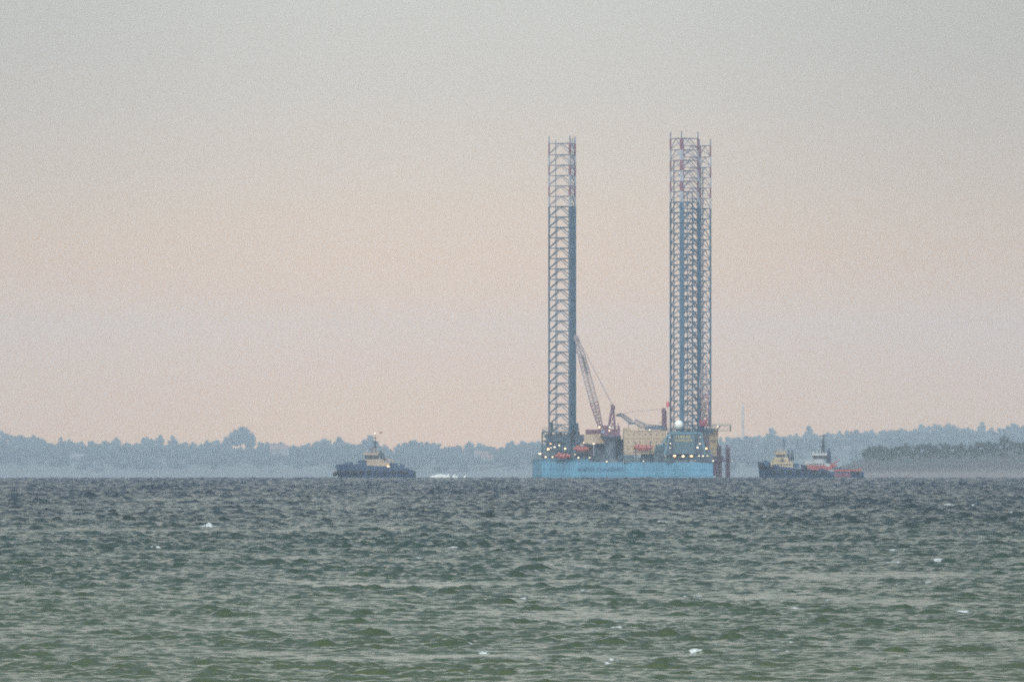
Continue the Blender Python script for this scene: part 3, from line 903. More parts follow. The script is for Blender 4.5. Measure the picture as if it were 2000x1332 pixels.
# accommodation block
ac = MB()
pbox(ac, 1217, 840.5, 1299, 888, -20.5, 4)
pbox(ac, 1217, 836, 1231, 840.5, -18, 0)
accom = ac.build("accommodation_block", TAN, rig)
w_ = 0
for row, (py, x0, x1) in enumerate(((848.5, 1226, 1297), (863, 1226, 1297), (877, 1226, 1242))):
    px = x0
    while px < x1:
        g = MB(); pbox(g, px - .9, py - 1.3, px + .9, py + 1.3, -20.58, -20.4); g.build("window", GLASS, accom); px += 11.0
tr = MB()
for py in (841, 855.5, 870): pbox(tr, 1216.6, py - .35, 1299.4, py + .35, -20.66, -20.5)
tr.rail([(X(1218), -20.2, Z(840.5)), (X(1298), -20.2, Z(840.5))], 1.2, .06, 1.5)
tr.build("balcony_rail", TAN2, accom)
st = MB()
st.hexa([(X(1276), -26, Z(888)), (X(1300), -26, Z(888)), (X(1300), -20.7, Z(888)), (X(1276), -20.7, Z(888))],
        [(X(1279), -26, Z(868.5)), (X(1300), -26, Z(867)), (X(1300), -20.7, Z(867)), (X(1279), -20.7, Z(868.5))])
st.build("deck_house", TEAL, rig)
rb_ = MB(); pbox(rb_, 1258, 833, 1296, 839.5, -19, -14); pbox(rb_, 1256, 832, 1297, 833, -19.3, -13.7)
rb_.build("roof_container", mat("container_blue", (0.05, 0.10, 0.19), .6), rig)
# tan round-topped store by the bow leg
dm = MB()
prof = [(1140, 866), (1140, 850), (1143, 848), (1166, 848.5), (1173, 851), (1179, 856), (1182, 866)]
vs = [(X(a), -16.8, Z(b)) for a, b in prof] + [(X(a), -11, Z(b)) for a, b in prof]; n = len(prof)
dm.add(vs, [tuple(range(n)), tuple(reversed(range(n, 2 * n)))] + [(i, n + i, n + (i + 1) % n, (i + 1) % n) for i in range(n)])
dm.build("round_topped_store", TAN, rig)
# tan tower at the stern
tt = MB(); pbox(tt, 1386, 838, 1402.5, 890, 0, 8)
tt.hexa([(X(1383), -.4, Z(891)), (X(1407), -.4, Z(891)), (X(1407), 8, Z(891)), (X(1383), 8, Z(891))],
        [(X(1384), -.4, Z(870)), (X(1408.5), -.4, Z(872)), (X(1408.5), 8, Z(872)), (X(1384), 8, Z(870))])
for py in (852, 866): tt.rail([(X(1386), -.2, Z(py)), (X(1402), -.2, Z(py))], 1.1, .06, 1.2)
tw = tt.build("stern_tower", TAN2, rig)
for px, py in ((1390, 846), (1396, 846), (1390, 860), (1396, 860), (1392, 876), (1400, 877)):
    g = MB(); pbox(g, px - .8, py - 1.2, px + .8, py + 1.2, -.5, .02 if py < 870 else -.3); g.build("window", GLASS, tw)

# deck houses and machinery along the deck edge
random.seed(31)
def machine(px0, px1, py0, py1, dd, m, kind):
    mb = MB(); xa, xb = X(px0), X(px1); xm = (xa + xb) / 2; y = edge_y(xm) + dd; za, zb = Z(py1), Z(py0)
    if kind == 0:
        mb.box(xa, xb, y, y + 3, za, zb)
        for k in range(int((xb - xa) / .5)): mb.box(xa + k * .5 + .1, xa + k * .5 + .22, y - .06, y + .01, za + .15, zb - .15)
        mb.rail([(xa + .1, y + .1, zb), (xb - .1, y + .1, zb)], 1.0, .05, 1.2)
    elif kind == 1:
        mb.tube((xa, y + 1.5, (za + zb) / 2), (xb, y + 1.5, (za + zb) / 2), (zb - za) / 2, n=12)
        for t in (.2, .8): mb.box(xa + (xb - xa) * t - .2, xa + (xb - xa) * t + .2, y + .6, y + 2.4, Z(902), (za + zb) / 2)
    elif kind == 2:
        mb.box(xa, xb, y, y + 2.5, za, za + (zb - za) * .55)
        mb.tube((xm, y + 1.2, za + (zb - za) * .5), (xm, y + 1.2, zb), .35, n=8)
        mb.tube((xa + .3, y + 1, za + (zb - za) * .5), (xa + .3, y + 1, zb - .3), .15, n=6)
        mb.tube((xa, y - .1, za + .6), (xb, y - .1, zb - .8), .08, n=5)
    else:
        mb.lattice((xa, y + 1, (za + zb) / 2), (xb, y + 1, (za + zb) / 2), (zb - za) * .8, 1.5, max(2, int((xb - xa) / 1.2)), .12, .07)
        mb.box(xa, xa + .3, y + .5, y + 1.5, Z(902), zb); mb.box(xb - .3, xb, y + .5, y + 1.5, Z(902), zb)
    mb.build(("deck_locker", "storage_tank", "winch", "pipe_rack")[kind], m, rig)
MUTE = [DECK, DECK2, TEAL, mat("deck_brown", (0.12, 0.085, 0.08), .7, .3, .6), mat("deck_pale", (0.22, 0.23, 0.23), .7, .3, .6), DECK, TEAL]
for (a, b, c, d_, dd, k) in [(1062, 1084, 880, 895, .8, 0), (1060, 1076, 884, 895, .5, 2), (1116, 1140, 884, 895, .8, 0), (1118, 1150, 870, 886, 4, 0), (1141, 1158, 868, 896, 3, 0), (1150, 1166, 889, 902, .7, 2),
                              (1160, 1182, 866, 900, 5, 0), (1164, 1176, 893, 902, .6, 1), (1180, 1217, 858, 900, 5, 0), (1174, 1192, 888, 902, .8, 0), (1192, 1204, 891, 902, .6, 2), (1206, 1218, 889, 902, .7, 0),
                              (1203, 1217, 855, 870, 6.5, 2), (1218, 1236, 888, 902, 1, 0), (1234, 1250, 893, 902, .6, 3), (1250, 1276, 886, 902, 1.2, 0), (1262, 1273, 894, 902, .5, 1), (1274, 1296, 884, 902, 1, 0),
                              (1280, 1300, 876, 890, 2.4, 2), (1297, 1318, 887, 902, .6, 0), (1316, 1340, 892, 902, .5, 3), (1338, 1366, 886, 902, 1, 0), (1344, 1356, 894, 902, .4, 2), (1364, 1388, 885, 902, 1, 0),
                              (1366, 1384, 852, 886, 14, 0), (1370, 1386, 872, 888, 4, 2), (1376, 1390, 894, 902, .5, 1), (1374, 1392, 838, 846, 24, 0), (1215, 1260, 897, 902, .4, 3), (1296, 1390, 898, 902, .35, 3)]:
    machine(a, b, c, d_, dd, random.choice(MUTE), k)

# main crane
kx, ky = X(1192), -19.0
cp = MB(); cp.lathe([(1.9, Z(902)), (1.9, Z(868)), (2.2, Z(862)), (3.4, Z(853)), (3.4, Z(851))], 16, (kx, ky, 0))
crane = cp.build("crane", DECK, rig); tag(crane, "main pedestal crane with a long raised lattice boom")
cb = MB(); pbox(cb, 1172, 838, 1210, 851, ky - 2.5, ky + 2.5); pbox(cb, 1176, 831, 1190, 838, ky - 2, ky + 2); pbox(cb, 1205, 832, 1209.5, 838, ky - 1.2, ky + 1.2)
pbox(cb, 1143, 839, 1172, 848.2, ky + 3, ky + 6); cb.tube((X(1206), ky, Z(838)), (X(1206), ky, Z(826)), .12, n=5)
cb.rail([(X(1173), ky - 2.4, Z(838)), (X(1209), ky - 2.4, Z(838))], 1.1, .06, 1.2)
ch = cb.build("crane_house", CRANERED, crane)
g = MB(); pbox(g, 1173.5, 841, 1180, 846, ky - 2.58, ky - 2.4); g.build("cab_window", mat("cab_glass", (0.12, 0.24, 0.30), .1), ch)
ga = MB()
for dy in (-1.5, 1.5):
    ga.tube((X(1187), ky + dy, Z(838)), (X(1194.5), ky + dy * .5, Z(793)), .34, n=6)
    ga.tube((X(1200), ky + dy, Z(838)), (X(1196.5), ky + dy * .5, Z(793)), .34, n=6)
    for t in (.25, .5, .75):
        ga.tube((X(1187 + 7.5 * t), ky + dy * (1 - t / 2), Z(838 - 45 * t)), (X(1200 - 3.5 * t), ky + dy * (1 - t / 2), Z(838 - 45 * t)), .2, n=5)
    for t in (.0, .25, .5):
        ga.tube((X(1187 + 7.5 * t), ky + dy * (1 - t / 2), Z(838 - 45 * t)), (X(1200 - 3.5 * (t + .25)), ky + dy * (1 - t / 2), Z(838 - 45 * (t + .25))), .2, n=5)
pbox(ga, 1191.5, 790, 1198.5, 794.5, ky - 1.1, ky + 1.1); pbox(ga, 1198.5, 793, 1200.5, 800, ky - .6, ky + .6)
ga.build("gantry", CRANERED, crane)
# boom: red foot, grey middle, pale head
def bpt(t): return Vector((X(1174 + (1125.5 - 1174) * t), ky + 3.5 * t, Z(841 + (659 - 841) * t)))
b_ = MB()
b_.lattice(bpt(0), bpt(.30), 1.2, 1.5, 9, .17, .09, 2.6, 1.9, m=0)
b_.lattice(bpt(.30), bpt(.62), 2.6, 1.9, 12, .135, .065, 2.5, 1.9, m=1)
b_.lattice(bpt(.62), bpt(.80), 2.5, 1.9, 7, .15, .085, 2.2, 1.7, m=2)
b_.lattice(bpt(.80), bpt(1), 2.2, 1.7, 8, .135, .07, 1.0, 1.0, m=1)
e = bpt(1); b_.box(e.x - .9, e.x + .5, e.y - .6, e.y + .6, e.z - 1.2, e.z + .5, 1)
b_.box(e.x + .3, e.x + 1.0, e.y - .3, e.y + .3, e.z - 1.6, e.z - .2, 1)
# walkway up the middle of the boom
b_.tube(bpt(.02), bpt(.98), .13, n=6, m=2)
b_.tube(bpt(.60) + Vector((.3, 0, 0)), bpt(.80) + Vector((.3, 0, 0)), .30, n=6, m=2)
b_.build("boom", [CRANERED, CRANEWHITE, CRANEGREY], crane)
pe = MB()
for dy in (-.7, .7):
    pe.tube((X(1195.5), ky + dy, Z(793)), e + Vector((.4, dy * .6, -.2)), .05, n=5)
    pe.tube((X(1197.5), ky + dy, Z(795)), e + Vector((.9, dy * .6, -1.2)), .045, n=5)
pe.tube(e + Vector((.2, 0, -1)), e + Vector((.2, 0, -4.5)), .05, n=5); pe.box(e.x, e.x + .5, e.y - .25, e.y + .25, e.z - 5.5, e.z - 4.5)
pe.build("pendant_cable", CRANEGREY, crane)

# second crane, its boom laid down over the accommodation roof
k2 = MB(); yq = -16.0
k2.lathe([(1.0, Z(841)), (1.0, Z(835)), (.85, Z(833)), (.75, Z(802))], 10, (X(1296), yq, 0)); pbox(k2, 1292.5, 797, 1299, 803, yq - .9, yq + .9)
pbox(k2, 1290.5, 800.5, 1292.5, 805, yq - .4, yq + .4); pbox(k2, 1285, 824.6, 1293, 825.6, yq - .4, yq + .4)
crane2 = k2.build("crane", CRANERED, rig); tag(crane2, "smaller crane with its boom laid down towards the bow")
bb = MB()
bb.lattice((X(1292), yq, Z(835)), (X(1257), yq, Z(832.5)), 1.2, 1.2, 8, .11, .06)
bb.lattice((X(1257), yq, Z(833)), (X(1238), yq, Z(822.5)), 1.8, 1.2, 5, .13, .08, 1.4, 1.2)
bb.box(X(1226), X(1239), yq - .7, yq + .7, Z(829), Z(824.5))
bb.lattice((X(1232), yq, Z(825)), (X(1213), yq, Z(810)), 1.3, 1.0, 5, .17, .1, .9, .8)
bb.lattice((X(1213), yq, Z(810)), (X(1203), yq, Z(811.5)), .9, .8, 3, .17, .1, .4, .5)
bb.build("boom", mat("jib_blue_grey", (0.075, 0.105, 0.14), .6), crane2)
pe = MB(); pe.tube((X(1292.5), yq, Z(799)), (X(1240), yq, Z(803.5)), .06, n=5); pe.tube((X(1240), yq, Z(803.5)), (X(1212), yq, Z(809)), .06, n=5)
pe.build("pendant_cable", CRANEGREY, crane2)
bs = MB(); bs.box(X(1226), X(1227.5), yq - .4, yq + .4, Z(841), Z(828)); pbox(bs, 1221.5, 838, 1231, 841, yq - 1, yq + 1); bs.box(X(1246), X(1248), yq - .3, yq + .3, Z(841), Z(829))
bs.build("boom_rest", TAN2, crane2)

# radome
ra = MB(); rr_ = 8.7 / S; cx_, cy_, cz_ = X(1322.8), -31.0, Z(829.5)
prof = [(.55, -2.6 * rr_ * .55)] + [(rr_ * math.sin(a), -rr_ * math.cos(a)) for a in np.linspace(.45, math.pi - .02, 14)]
ra.lathe(prof, 22, (cx_, cy_, cz_)); rd = ra.build("radome", RADOME, rig, smooth=True)
rs = MB(); rs.lathe([(.9, Z(847)), (.9, Z(840)), (1.25, Z(838.5)), (1.25, Z(837.6))], 12, (cx_, cy_, 0))
rs.build("radome_stand", TEAL, rd)

# derrick between the aft legs
dx, dy = X(1374.5), 2.0
de = MB()
def dlev(py, hw): return [Vector((dx + sx * hw, dy + sy * hw, Z(py))) for sx, sy in ((-1, -1), (1, -1), (1, 1), (-1, 1))]
LV = [(832, 1.75), (815, 1.75), (800, 1.7), (786, 1.65), (772, 1.55), (758, 1.4), (742, 1.15), (726, .9), (710.5, .6)]
rings = [dlev(a, b) for a, b in LV]
for k in range(len(rings) - 1):
    mi = 2 if k >= 5 else (0 if k < 3 else 1)
    for i in range(4):
        j = (i + 1) % 4
        de.tube(rings[k][i], rings[k + 1][i], .17 if mi != 2 else .2, n=6, m=mi)
        de.tube(rings[k + 1][i], rings[k + 1][j], .12, n=5, m=mi)
        de.tube(rings[k][i], rings[k + 1][j], .09, n=5, m=mi); de.tube(rings[k][j], rings[k + 1][i], .09, n=5, m=mi)
de.box(dx - 1.9, dx + 1.9, dy - 1.9, dy + 1.9, Z(777), Z(775.5), 0)
de.box(dx - .4, dx + .9, dy - .5, dy + .5, Z(807), Z(785), 3)
derrick = de.build("derrick", [CRANERED, mat("derrick_pink", (0.30, 0.20, 0.22), .6), CRANEWHITE, mat("derrick_tan", (0.42, 0.33, 0.26), .7)], rig)
db = MB(); pbox(db, 1365, 819.5, 1381, 831, -2.5, 6); pbox(db, 1363, 831, 1390, 832, -3, 7); db.build("drill_floor", mat("drill_floor_red", (0.25, 0.065, 0.085), .7, .3, .6), derrick)
db = MB(); pbox(db, 1364, 832.2, 1376, 840, -2, 6); pbox(db, 1378, 836, 1382, 841, -2, 0); db.build("driller_cabin", mat("cabin_blue", (0.035, 0.075, 0.16), .6), derrick)
# cantilevered helideck at the stern, seen edge-on
hd = MB(); x0, x1 = X(1392), X(1427.5)
hd.box(x0, x1, -4, 6, Z(831.4), Z(830.2))
for dy_ in (-3.8, 5.8):
    hd.tube((x0, dy_, Z(841)), (x1 - .1, dy_, Z(840.5)), .09, n=5); hd.tube((x1 - .1, dy_, Z(842)), (x1 - .1, dy_, Z(831)), .12, n=5)
    for k in range(4):
        a = x0 + (x1 - x0) * k / 4; b = x0 + (x1 - x0) * (k + 1) / 4
        hd.tube((a, dy_, Z(841)), (b, dy_, Z(831.4)), .035, n=4)
hd.tube((X(1398), 1, Z(842)), (X(1406), 1, Z(831.4)), .2, n=6); hd.rail([(x0, -4, Z(830.2)), (x1, -4, Z(830.2))], .5, .04, 1.0)
hd.build("helideck", mat("helideck_edge", (0.15, 0.15, 0.11), .7), rig)
# red brown columns beside the stern
for px, py in ((1403.5, 868), (1420.5, 870)):
    c_ = MB(); x = X(px); c_.lattice((x, -9, -2), (x, -9, Z(py + 3)), (1.6 if px < 1410 else 1.25), 1.3, 13, .2, .15, 1.0, 1.0)
    c_.tube((x, -9, -2), (x, -9, Z(py + 6)), .3, n=8); c_.tube((x - .35, -9, Z(py + 4)), (x - .25, -9, Z(py - 2)), .35, .15, n=6)
    for z in (Z(899),): c_.box(x - 1.35, x + 1.35, -10.3, -7.7, z - .18, z + .18)
    c_.tube((28.0, -9, Z(899)), (x, -9, Z(899)), .22, n=6); pass
    c_.build("spud_column", RUST, rig)

sf = MB(); sf.lattice((X(1387), -9, Z(896)), (X(1412), -9, Z(896)), 1.6, 1.6, 5, .2, .12); pbox(sf, 1386, 893, 1413, 894.5, -10.5, -7.5)
pbox(sf, 1391, 899, 1399, 929, -9.6, -8.4); sf.build("stern_frame", RUST, rig)
# deck lamps
def lamp(px, py, y, m, r=.30, wide=1.6):
    r *= .70
    c = Vector((X(px), y, Z(py)))
    mb = MB(); mb.box(c.x - r * wide * 1.1, c.x + r * wide * 1.1, c.y + .02, c.y + .3, c.z - r * .9, c.z + r * 1.2)
    mb.tube(c + Vector((0, .2, 0)), c + Vector((0, .2, -1.3)), .05, n=5)
    o = mb.build("deck_lamp", LAMPBODY, rig)
    g = MB()
    ring = 10; vs = []
    for k in range(ring):
        a = 2 * math.pi * k / ring; vs.append((c.x + r * wide * math.cos(a), c.y - .02, c.z + r * math.sin(a)))
    vs.append((c.x, c.y - .25, c.z)); g.add(vs, [(k, (k + 1) % ring, ring) for k in range(ring)] + [tuple(reversed(range(ring)))])
    g.build("lens", m, o)
LW, LC, LR = LAMPW, LAMPC, LAMPR
for px, py, m, r, wd in [(1070.5, 877, LR, .42, 1.3), (1083, 873, LC, .28, 1.8), (1076, 874.5, LC, .2, 1.5), (1092, 869.5, LC, .42, .7), (1103.5, 876, LW, .34, 1.1), (1075, 866.5, LR, .14, 3.0), (1054.5, 886, LC, .36, 1.9), (1065.5, 892.5, LW, .26, 1.4),
                         (1079, 892.5, LW, .24, 1.3), (1129, 893.5, LC, .30, 1.5), (1151, 893.5, LC, .22, 1.8), (1140, 864.5, LW, .18, 2.4), (1122.5, 887.5, LC, .24, 1.3)]:
    lamp(px, py, edge_y(X(px)) - .3 if px > 1058 else -4.0, m, r, wd)
for px, py, m, r, wd in [(1159, 866.5, LC, .2, 3.2), (1271.5, 873, LC, .26, 1.2), (1254.7, 900, LC, .26, 1.0), (1184, 901, LC, .2, 2.2), (1314.5, 889.8, LR, .36, 1.9), (1331, 890.6, LW, .33, 1.9), (1347, 890.2, LR, .34, 2.0), (1361.5, 890, LC, .2, 2.0),
                         (1369.5, 889.8, LC, .24, 1.8), (1378, 889.8, LC, .16, 2.6), (1305.8, 853.8, LC, .2, 1), (1306.5, 865.8, LC, .22, 1.4), (1306, 874.5, LC, .2, 1.4), (1364.2, 853.8, LC, .2, 1), (1363.4, 866.3, LC, .24, 1.6), (1359, 873.6, LC, .36, 1.3),
                         (1375.8, 875.5, LR, .36, 1.1), (1297, 890, LC, .14, 1.6), (1389, 899.5, LC, .2, 2.4)]:
    lamp(px, py, edge_y(X(px)) - .5, m, r, wd)
for px, py, y, m, r, wd in [(1169.5, 834.5, -21.8, LW, .32, 1.1), (1189.5, 834.5, -21.8, LC, .32, 1.2), (1267, 839.5, -21.2, LC, .3, 1.1), (1401.5, 833, -4.4, LC, .32, 1.1), (1428, 899.5, -9.5, LC, .28, 1.3), (1189, 841, -21.9, LW, .22, 1.2)]:
    lamp(px, py, y, m, r, wd)
# flag
fl = MB(); fx, fy = X(1302.5), -24.0; fl.tube((fx, fy, Z(850)), (fx, fy, Z(783)), .06, n=6)
pole = fl.build("flag_pole", CRANEWHITE, rig)
fg = MB(); nx = 8; vs = []
for k in range(nx + 1):
    for sgn in (0, 1):
        for j in (0, 1): vs.append((fx + .05 - (k / nx) * 1.3 if False else fx + .05 + (k / nx) * 1.1 - .6, fy + .18 * math.sin(k * .9) + sgn * .02, Z(786) - j * 1.5 - .08 * math.sin(k * .8)))
for k in range(nx):
    a = k * 4; b = a + 4
    fg.add([], [])
    fg.f += [(a, b, b + 1, a + 1), (a + 3, b + 3, b + 2, a + 2), (a, a + 2, b + 2, b), (a + 1, b + 1, b + 3, a + 3)]; fg.mi += [0] * 4
fg.v = vs
fg.build("flag", mat("flag_red", (0.60, 0.10, 0.11), .8, .1), pole)

# ------------------------------------------------------------------ lifeboats
def loft(sections, m):
    """closed skin through rings of equal count"""
    mb = MB(); n = len(sections[0]); vs = [p for s_ in sections for p in s_]
    fs = []
    for k in range(len(sections) - 1):
        for i in range(n):
            j = (i + 1) % n; fs.append((k * n + i, (k + 1) * n + i, (k + 1) * n + j, k * n + j))
    fs.append(tuple(range(n))); fs.append(tuple(reversed(range((len(sections) - 1) * n, len(sections) * n))))
    return mb.add(vs, fs)
def lifeboat(px0, px1, py0, py1, dd, label):
    x = (X(px0) + X(px1)) / 2; L = X(px1) - X(px0); H = Z(py0) - Z(py1)
    y = edge_y(x) - dd
    root = thing("lifeboat", base + Vector((x, y, Z(py1))), label, "lifeboat", "orange enclosed lifeboats hanging on the rig", rz=ang * .5)
    secs = []
    for k in range(13):
        t = k / 12.0; f_ = max(math.sin(math.pi * min(max(t, .03), .97)), .05) ** .5
        w = 1.15 * f_; zt_ = H * (.5 + .34 * f_); zb_ = H * (.42 - .42 * f_)
        ring = []
        for i in range(14):
            a = 2 * math.pi * i / 14; s_, c_ = math.sin(a), math.cos(a)
            zz = (zt_ + zb_) / 2 + (zt_ - zb_) / 2 * (abs(s_) ** .8) * (1 if s_ > 0 else -1)
            ring.append((-L / 2 + L * t, w * (abs(c_) ** .7) * (1 if c_ > 0 else -1), zz))
        secs.append(ring)
    o = loft(secs, 0).build("hull", ORANGE, root, smooth=True)
    t_ = MB(); t_.hexa([(-L * .12 - L * .2, -.6, H * .78), (L * .02 - L * .2, -.6, H * .78), (L * .02 - L * .2, .6, H * .78), (-L * .12 - L * .2, .6, H * .78)],
                       [(-L * .09 - L * .2, -.5, H), (-L * .2, -.5, H), (-L * .2, .5, H), (-L * .09 - L * .2, .5, H)])
    t_.build("conning_tower", ORANGE, root)
    b = MB(); b.tube((-L * .47, -1.12, H * .42), (L * .47, -1.12, H * .42), .09, n=6); b.build("rubbing_strake", mat("strake_dark", (0.12, 0.04, 0.04), .7), root)
    for k in (-.2, 0, .2):
        g = MB(); g.box(L * k - .22, L * k + .22, -1.1, -.9, H * .58, H * .72); g.build("window", GLASS, root)
lifeboat(1235.5, 1272.5, 866, 880.5, 3.2, "bright red lifeboat hanging in front of the tan accommodation block")
lifeboat(1119.5, 1150, 869.5, 882.5, 2.2, "upper orange lifeboat below the round-topped tan store")
lifeboat(1083.5, 1115, 883, 896, 2.2, "lower orange lifeboat just above the bow end of the blue hull")
dv = MB()
for a, b, c_, dd in ((1240, 1268, 866, 3.2), (1124, 1146, 869, 2.2), (1088, 1110, 882, 2.2)):
    for px in (a, b):
        y = edge_y(X(px)); dv.tube((X(px), y + 1, Z(902)), (X(px), y + .6, Z(c_ - 3)), .16, n=6); dv.tube((X(px), y + .6, Z(c_ - 3)), (X(px), y - dd, Z(c_ - 2)), .14, n=6)
        dv.tube((X(px), y - dd, Z(c_ - 2)), (X(px), y - dd, Z(c_ + 4)), .04, n=4)
    y = edge_y(X(a)); dv.box(X(a - 5), X(b + 5), y - dd * .6, y - .2, Z(c_ + 17), Z(c_ + 15.5))
dv.build("davit", DECK2, rig)

# ------------------------------------------------------------------ tugs
def tug_hull(L, B, deck, draft=2.0, bow=+1, bowfull=.5, stern_full=.85, name="hull", m=None, parent=None, bul=.9, tum=0.0):
    """deck(t) gives the sheer height at t from stern 0 to bow 1; a bulwark stands on it"""
    secs = []; N = 24
    for k in range(N + 1):
        t = k / N
        fb = 1 - max(0, (t - .55) / .45) ** (1 / bowfull * 1.15)
        fs_ = 1 - (1 - stern_full) * max(0, (.25 - t) / .25) ** 2
        w = B / 2 * max(fb, .06) * fs_; ww = w * (.93 - .3 * max(0, (t - .6) / .4))
        hz = deck(t) + bul
        rake = .055 * L * max(0, (t - .7) / .3)
        def pt(y, z):
            u = (z + draft) / (hz + draft)
            return (bow * (-L / 2 + L * t * (1 - .0) - rake * (1 - u)), y, z)
        secs.append([pt(-w, hz), pt(-w * 1.0, hz * .45), pt(-ww, -.2), pt(-ww * .6, -draft), pt(ww * .6, -draft), pt(ww, -.2), pt(w, hz * .45), pt(w, hz), pt(w * .88, hz), pt(w * .88, hz - bul), pt(-w * .88, hz - bul), pt(-w * .88, hz)])
    return loft(secs, 0).build(name, m, parent)

NAVY = mat("tug_navy_hull", (0.012, 0.036, 0.085), .5, .35, .35, streak=True)
NAVY2 = mat("tug_blue_hull", (0.018, 0.050, 0.100), .5, .35, .35, streak=True)
CREAM = mat("tug_cream_house", (0.36, 0.265, 0.18), .6, .15, .5)
CREAMY = mat("tug_yellow_house", (0.39, 0.29, 0.17), .6, .15, .5)
TWHITE = mat("tug_white_house", (0.44, 0.43, 0.41), .6, .12, .5)
TRED = mat("tug_red_stripe", (0.33, 0.080, 0.070), .55, .15, .5)
MASTDK = mat("tug_mast_dark", (0.05, 0.06, 0.075), .6)
BLACK = mat("tyre_rubber", (0.015, 0.016, 0.018), .8)

def tug_parts(D, cx):
    s = F / D
    o = at(cx, 933.5, D)
    return s, o, (lambda px: (px - cx) / s), (lambda py: (933.5 - py) / s)

def windows(parent, x0, x1, y, z0, z1, n, name="window"):
    w = (x1 - x0) / n
    for k in range(n):
        g = MB(); g.box(x0 + k * w + w * .12, x0 + k * w + w * .88, y - .05, y + .05, z0, z1); g.build(name, GLASS, parent)

def mast(parent, x, y, z0, z1, arms, m=MASTDK, r=.16):
    a = MB()
    for sx, sy in ((-.5, -.4), (.5, -.4), (0, .6)):
        a.tube((x + sx, y + sy, z0), (x + sx * .35, y + sy * .35, z0 + (z1 - z0) * .6), r * .6, r * .5, n=5)
    for k in range(7):
        t = k / 6 * .6; f_ = 1 - .65 * t / .6; zz = z0 + (z1 - z0) * t
        a.tube((x - .5 * f_, y - .4 * f_, zz), (x + .5 * f_, y - .4 * f_, zz + .5), .05, n=4)
        a.tube((x + .5 * f_, y - .4 * f_, zz), (x, y + .6 * f_, zz + .5), .05, n=4)
    a.tube((x, y, z0 + (z1 - z0) * .5), (x, y, z1), r * .8, r * .4, n=6)
    for f_, w in arms:
        zz = z0 + (z1 - z0) * f_; a.tube((x - w, y, zz), (x + w, y, zz), .07, n=5); a.box(x - w * .7, x + w * .5, y - .15, y + .15, zz + .1, zz + .3)
        a.tube((x - w, y, zz), (x - w, y, zz + .9), .04, n=4); a.tube((x + w, y, zz), (x + w, y, zz + .7), .04, n=4)
    return a.build("mast", m, parent)

def tyres(parent, pts, r=.55):
    for (x, y, z) in pts:
        t = MB(); n, k = 12, 6; vs = []
        for i in range(n):
            a = 2 * math.pi * i / n
            for j in range(k):
                b = 2 * math.pi * j / k; rr = r + .2 * math.cos(b); vs.append((x + rr * math.cos(a), y + .2 * math.sin(b), z + rr * math.sin(a)))
        t.add(vs, [(i * k + j, ((i + 1) % n) * k + j, ((i + 1) % n) * k + (j + 1) % k, i * k + (j + 1) % k) for i in range(n) for j in range(k)])
        t.build("tyre_fender", BLACK, parent)

# left tug, seen from the side, bow to the left
s, o, tx, tz = tug_parts(3560.0, 733.0)
tugA = thing("tugboat", o, "dark blue tug with cream wheelhouse left of centre", "tugboat", "tugs attending the rig", rz=math.radians(-4))
def deckA(t): return float(np.interp(t, [0, .08, .12, .35, .62, .72, .88, 1.0], [1.35, 2.0, 2.3, 2.9, 3.3, 3.6, 3.75, 3.5])) - .0
hA = tug_hull(tx(812) - tx(656), 9.0, deckA, 2.0, bow=-1, bowfull=.75, stern_full=.8, m=NAVY, parent=tugA, bul=.95)
b = MB()
for k in range(14):
    t = .02 + k * .07; x = -1 * (-13 + 26 * t)
b.tube((tx(654), -1.2, tz(926)), (tx(668), -3.6, tz(920)), .75, .6, n=8); b.tube((tx(668), -3.6, tz(920)), (tx(800), -4.6, tz(922.5)), .28, .28, n=8); b.tube((tx(654), 0, tz(926)), (tx(654), -1.2, tz(926)), .75, n=8)
b.build("rubber_fender", BLACK, hA)
tyres(hA, [(tx(px), -4.75, tz(922)) for px in (690, 706, 722, 738, 754, 770, 786)])
w = MB(); w.box(tx(701), tx(717), -3.4, 3.4, tz(909), tz(898.5)); w.box(tx(674), tx(680), -1.2, 1.2, tz(911), tz(903)); w.tube((tx(684), -1.4, tz(907)), (tx(684), 1.4, tz(907)), .9, n=10)
w.build("anchor_winch", NAVY2, tugA)
dkh = MB(); dkh.box(tx(708), tx(762), -3.1, 3.1, tz(910), tz(903.5)); dkh.hexa([(tx(710), -2.8, tz(903.5)), (tx(755), -2.8, tz(903.5)), (tx(755), 2.8, tz(903.5)), (tx(710), 2.8, tz(903.5))],
                                                           [(tx(713), -2.5, tz(897)), (tx(748), -2.5, tz(897)), (tx(748), 2.5, tz(897)), (tx(713), 2.5, tz(897))])
dkh.rail([(tx(710), -3, tz(903.5)), (tx(762), -3, tz(903.5))], .9, .05, 1.2)
houseA = dkh.build("deckhouse", CREAM, tugA); windows(houseA, tx(716), tx(746), -2.85, tz(907.5), tz(905.5), 7)
wh = MB(); wh.hexa([(tx(714), -2.1, tz(897)), (tx(738), -2.1, tz(897)), (tx(738), 2.1, tz(897)), (tx(714), 2.1, tz(897))], [(tx(713), -2.3, tz(888.6)), (tx(739), -2.3, tz(888.6)), (tx(739), 2.3, tz(888.6)), (tx(713), 2.3, tz(888.6))])
whA = wh.build("wheelhouse", mat("wheelhouse_dark", (0.085, 0.085, 0.105), .5), tugA); windows(whA, tx(713.8), tx(738.2), -2.26, tz(895), tz(890), 7)
rf = MB(); rf.box(tx(711.5), tx(740), -2.6, 2.6, tz(888.5), tz(884.6)); rf.rail([(tx(712), -2.5, tz(884.6)), (tx(740), -2.5, tz(884.6))], .8, .05, 1); rf.build("roof", CREAM, whA)
mast(tugA, tx(733), 0, tz(885), tz(846), [(.3, 1.6), (.52, 1.1), (.75, .6)])
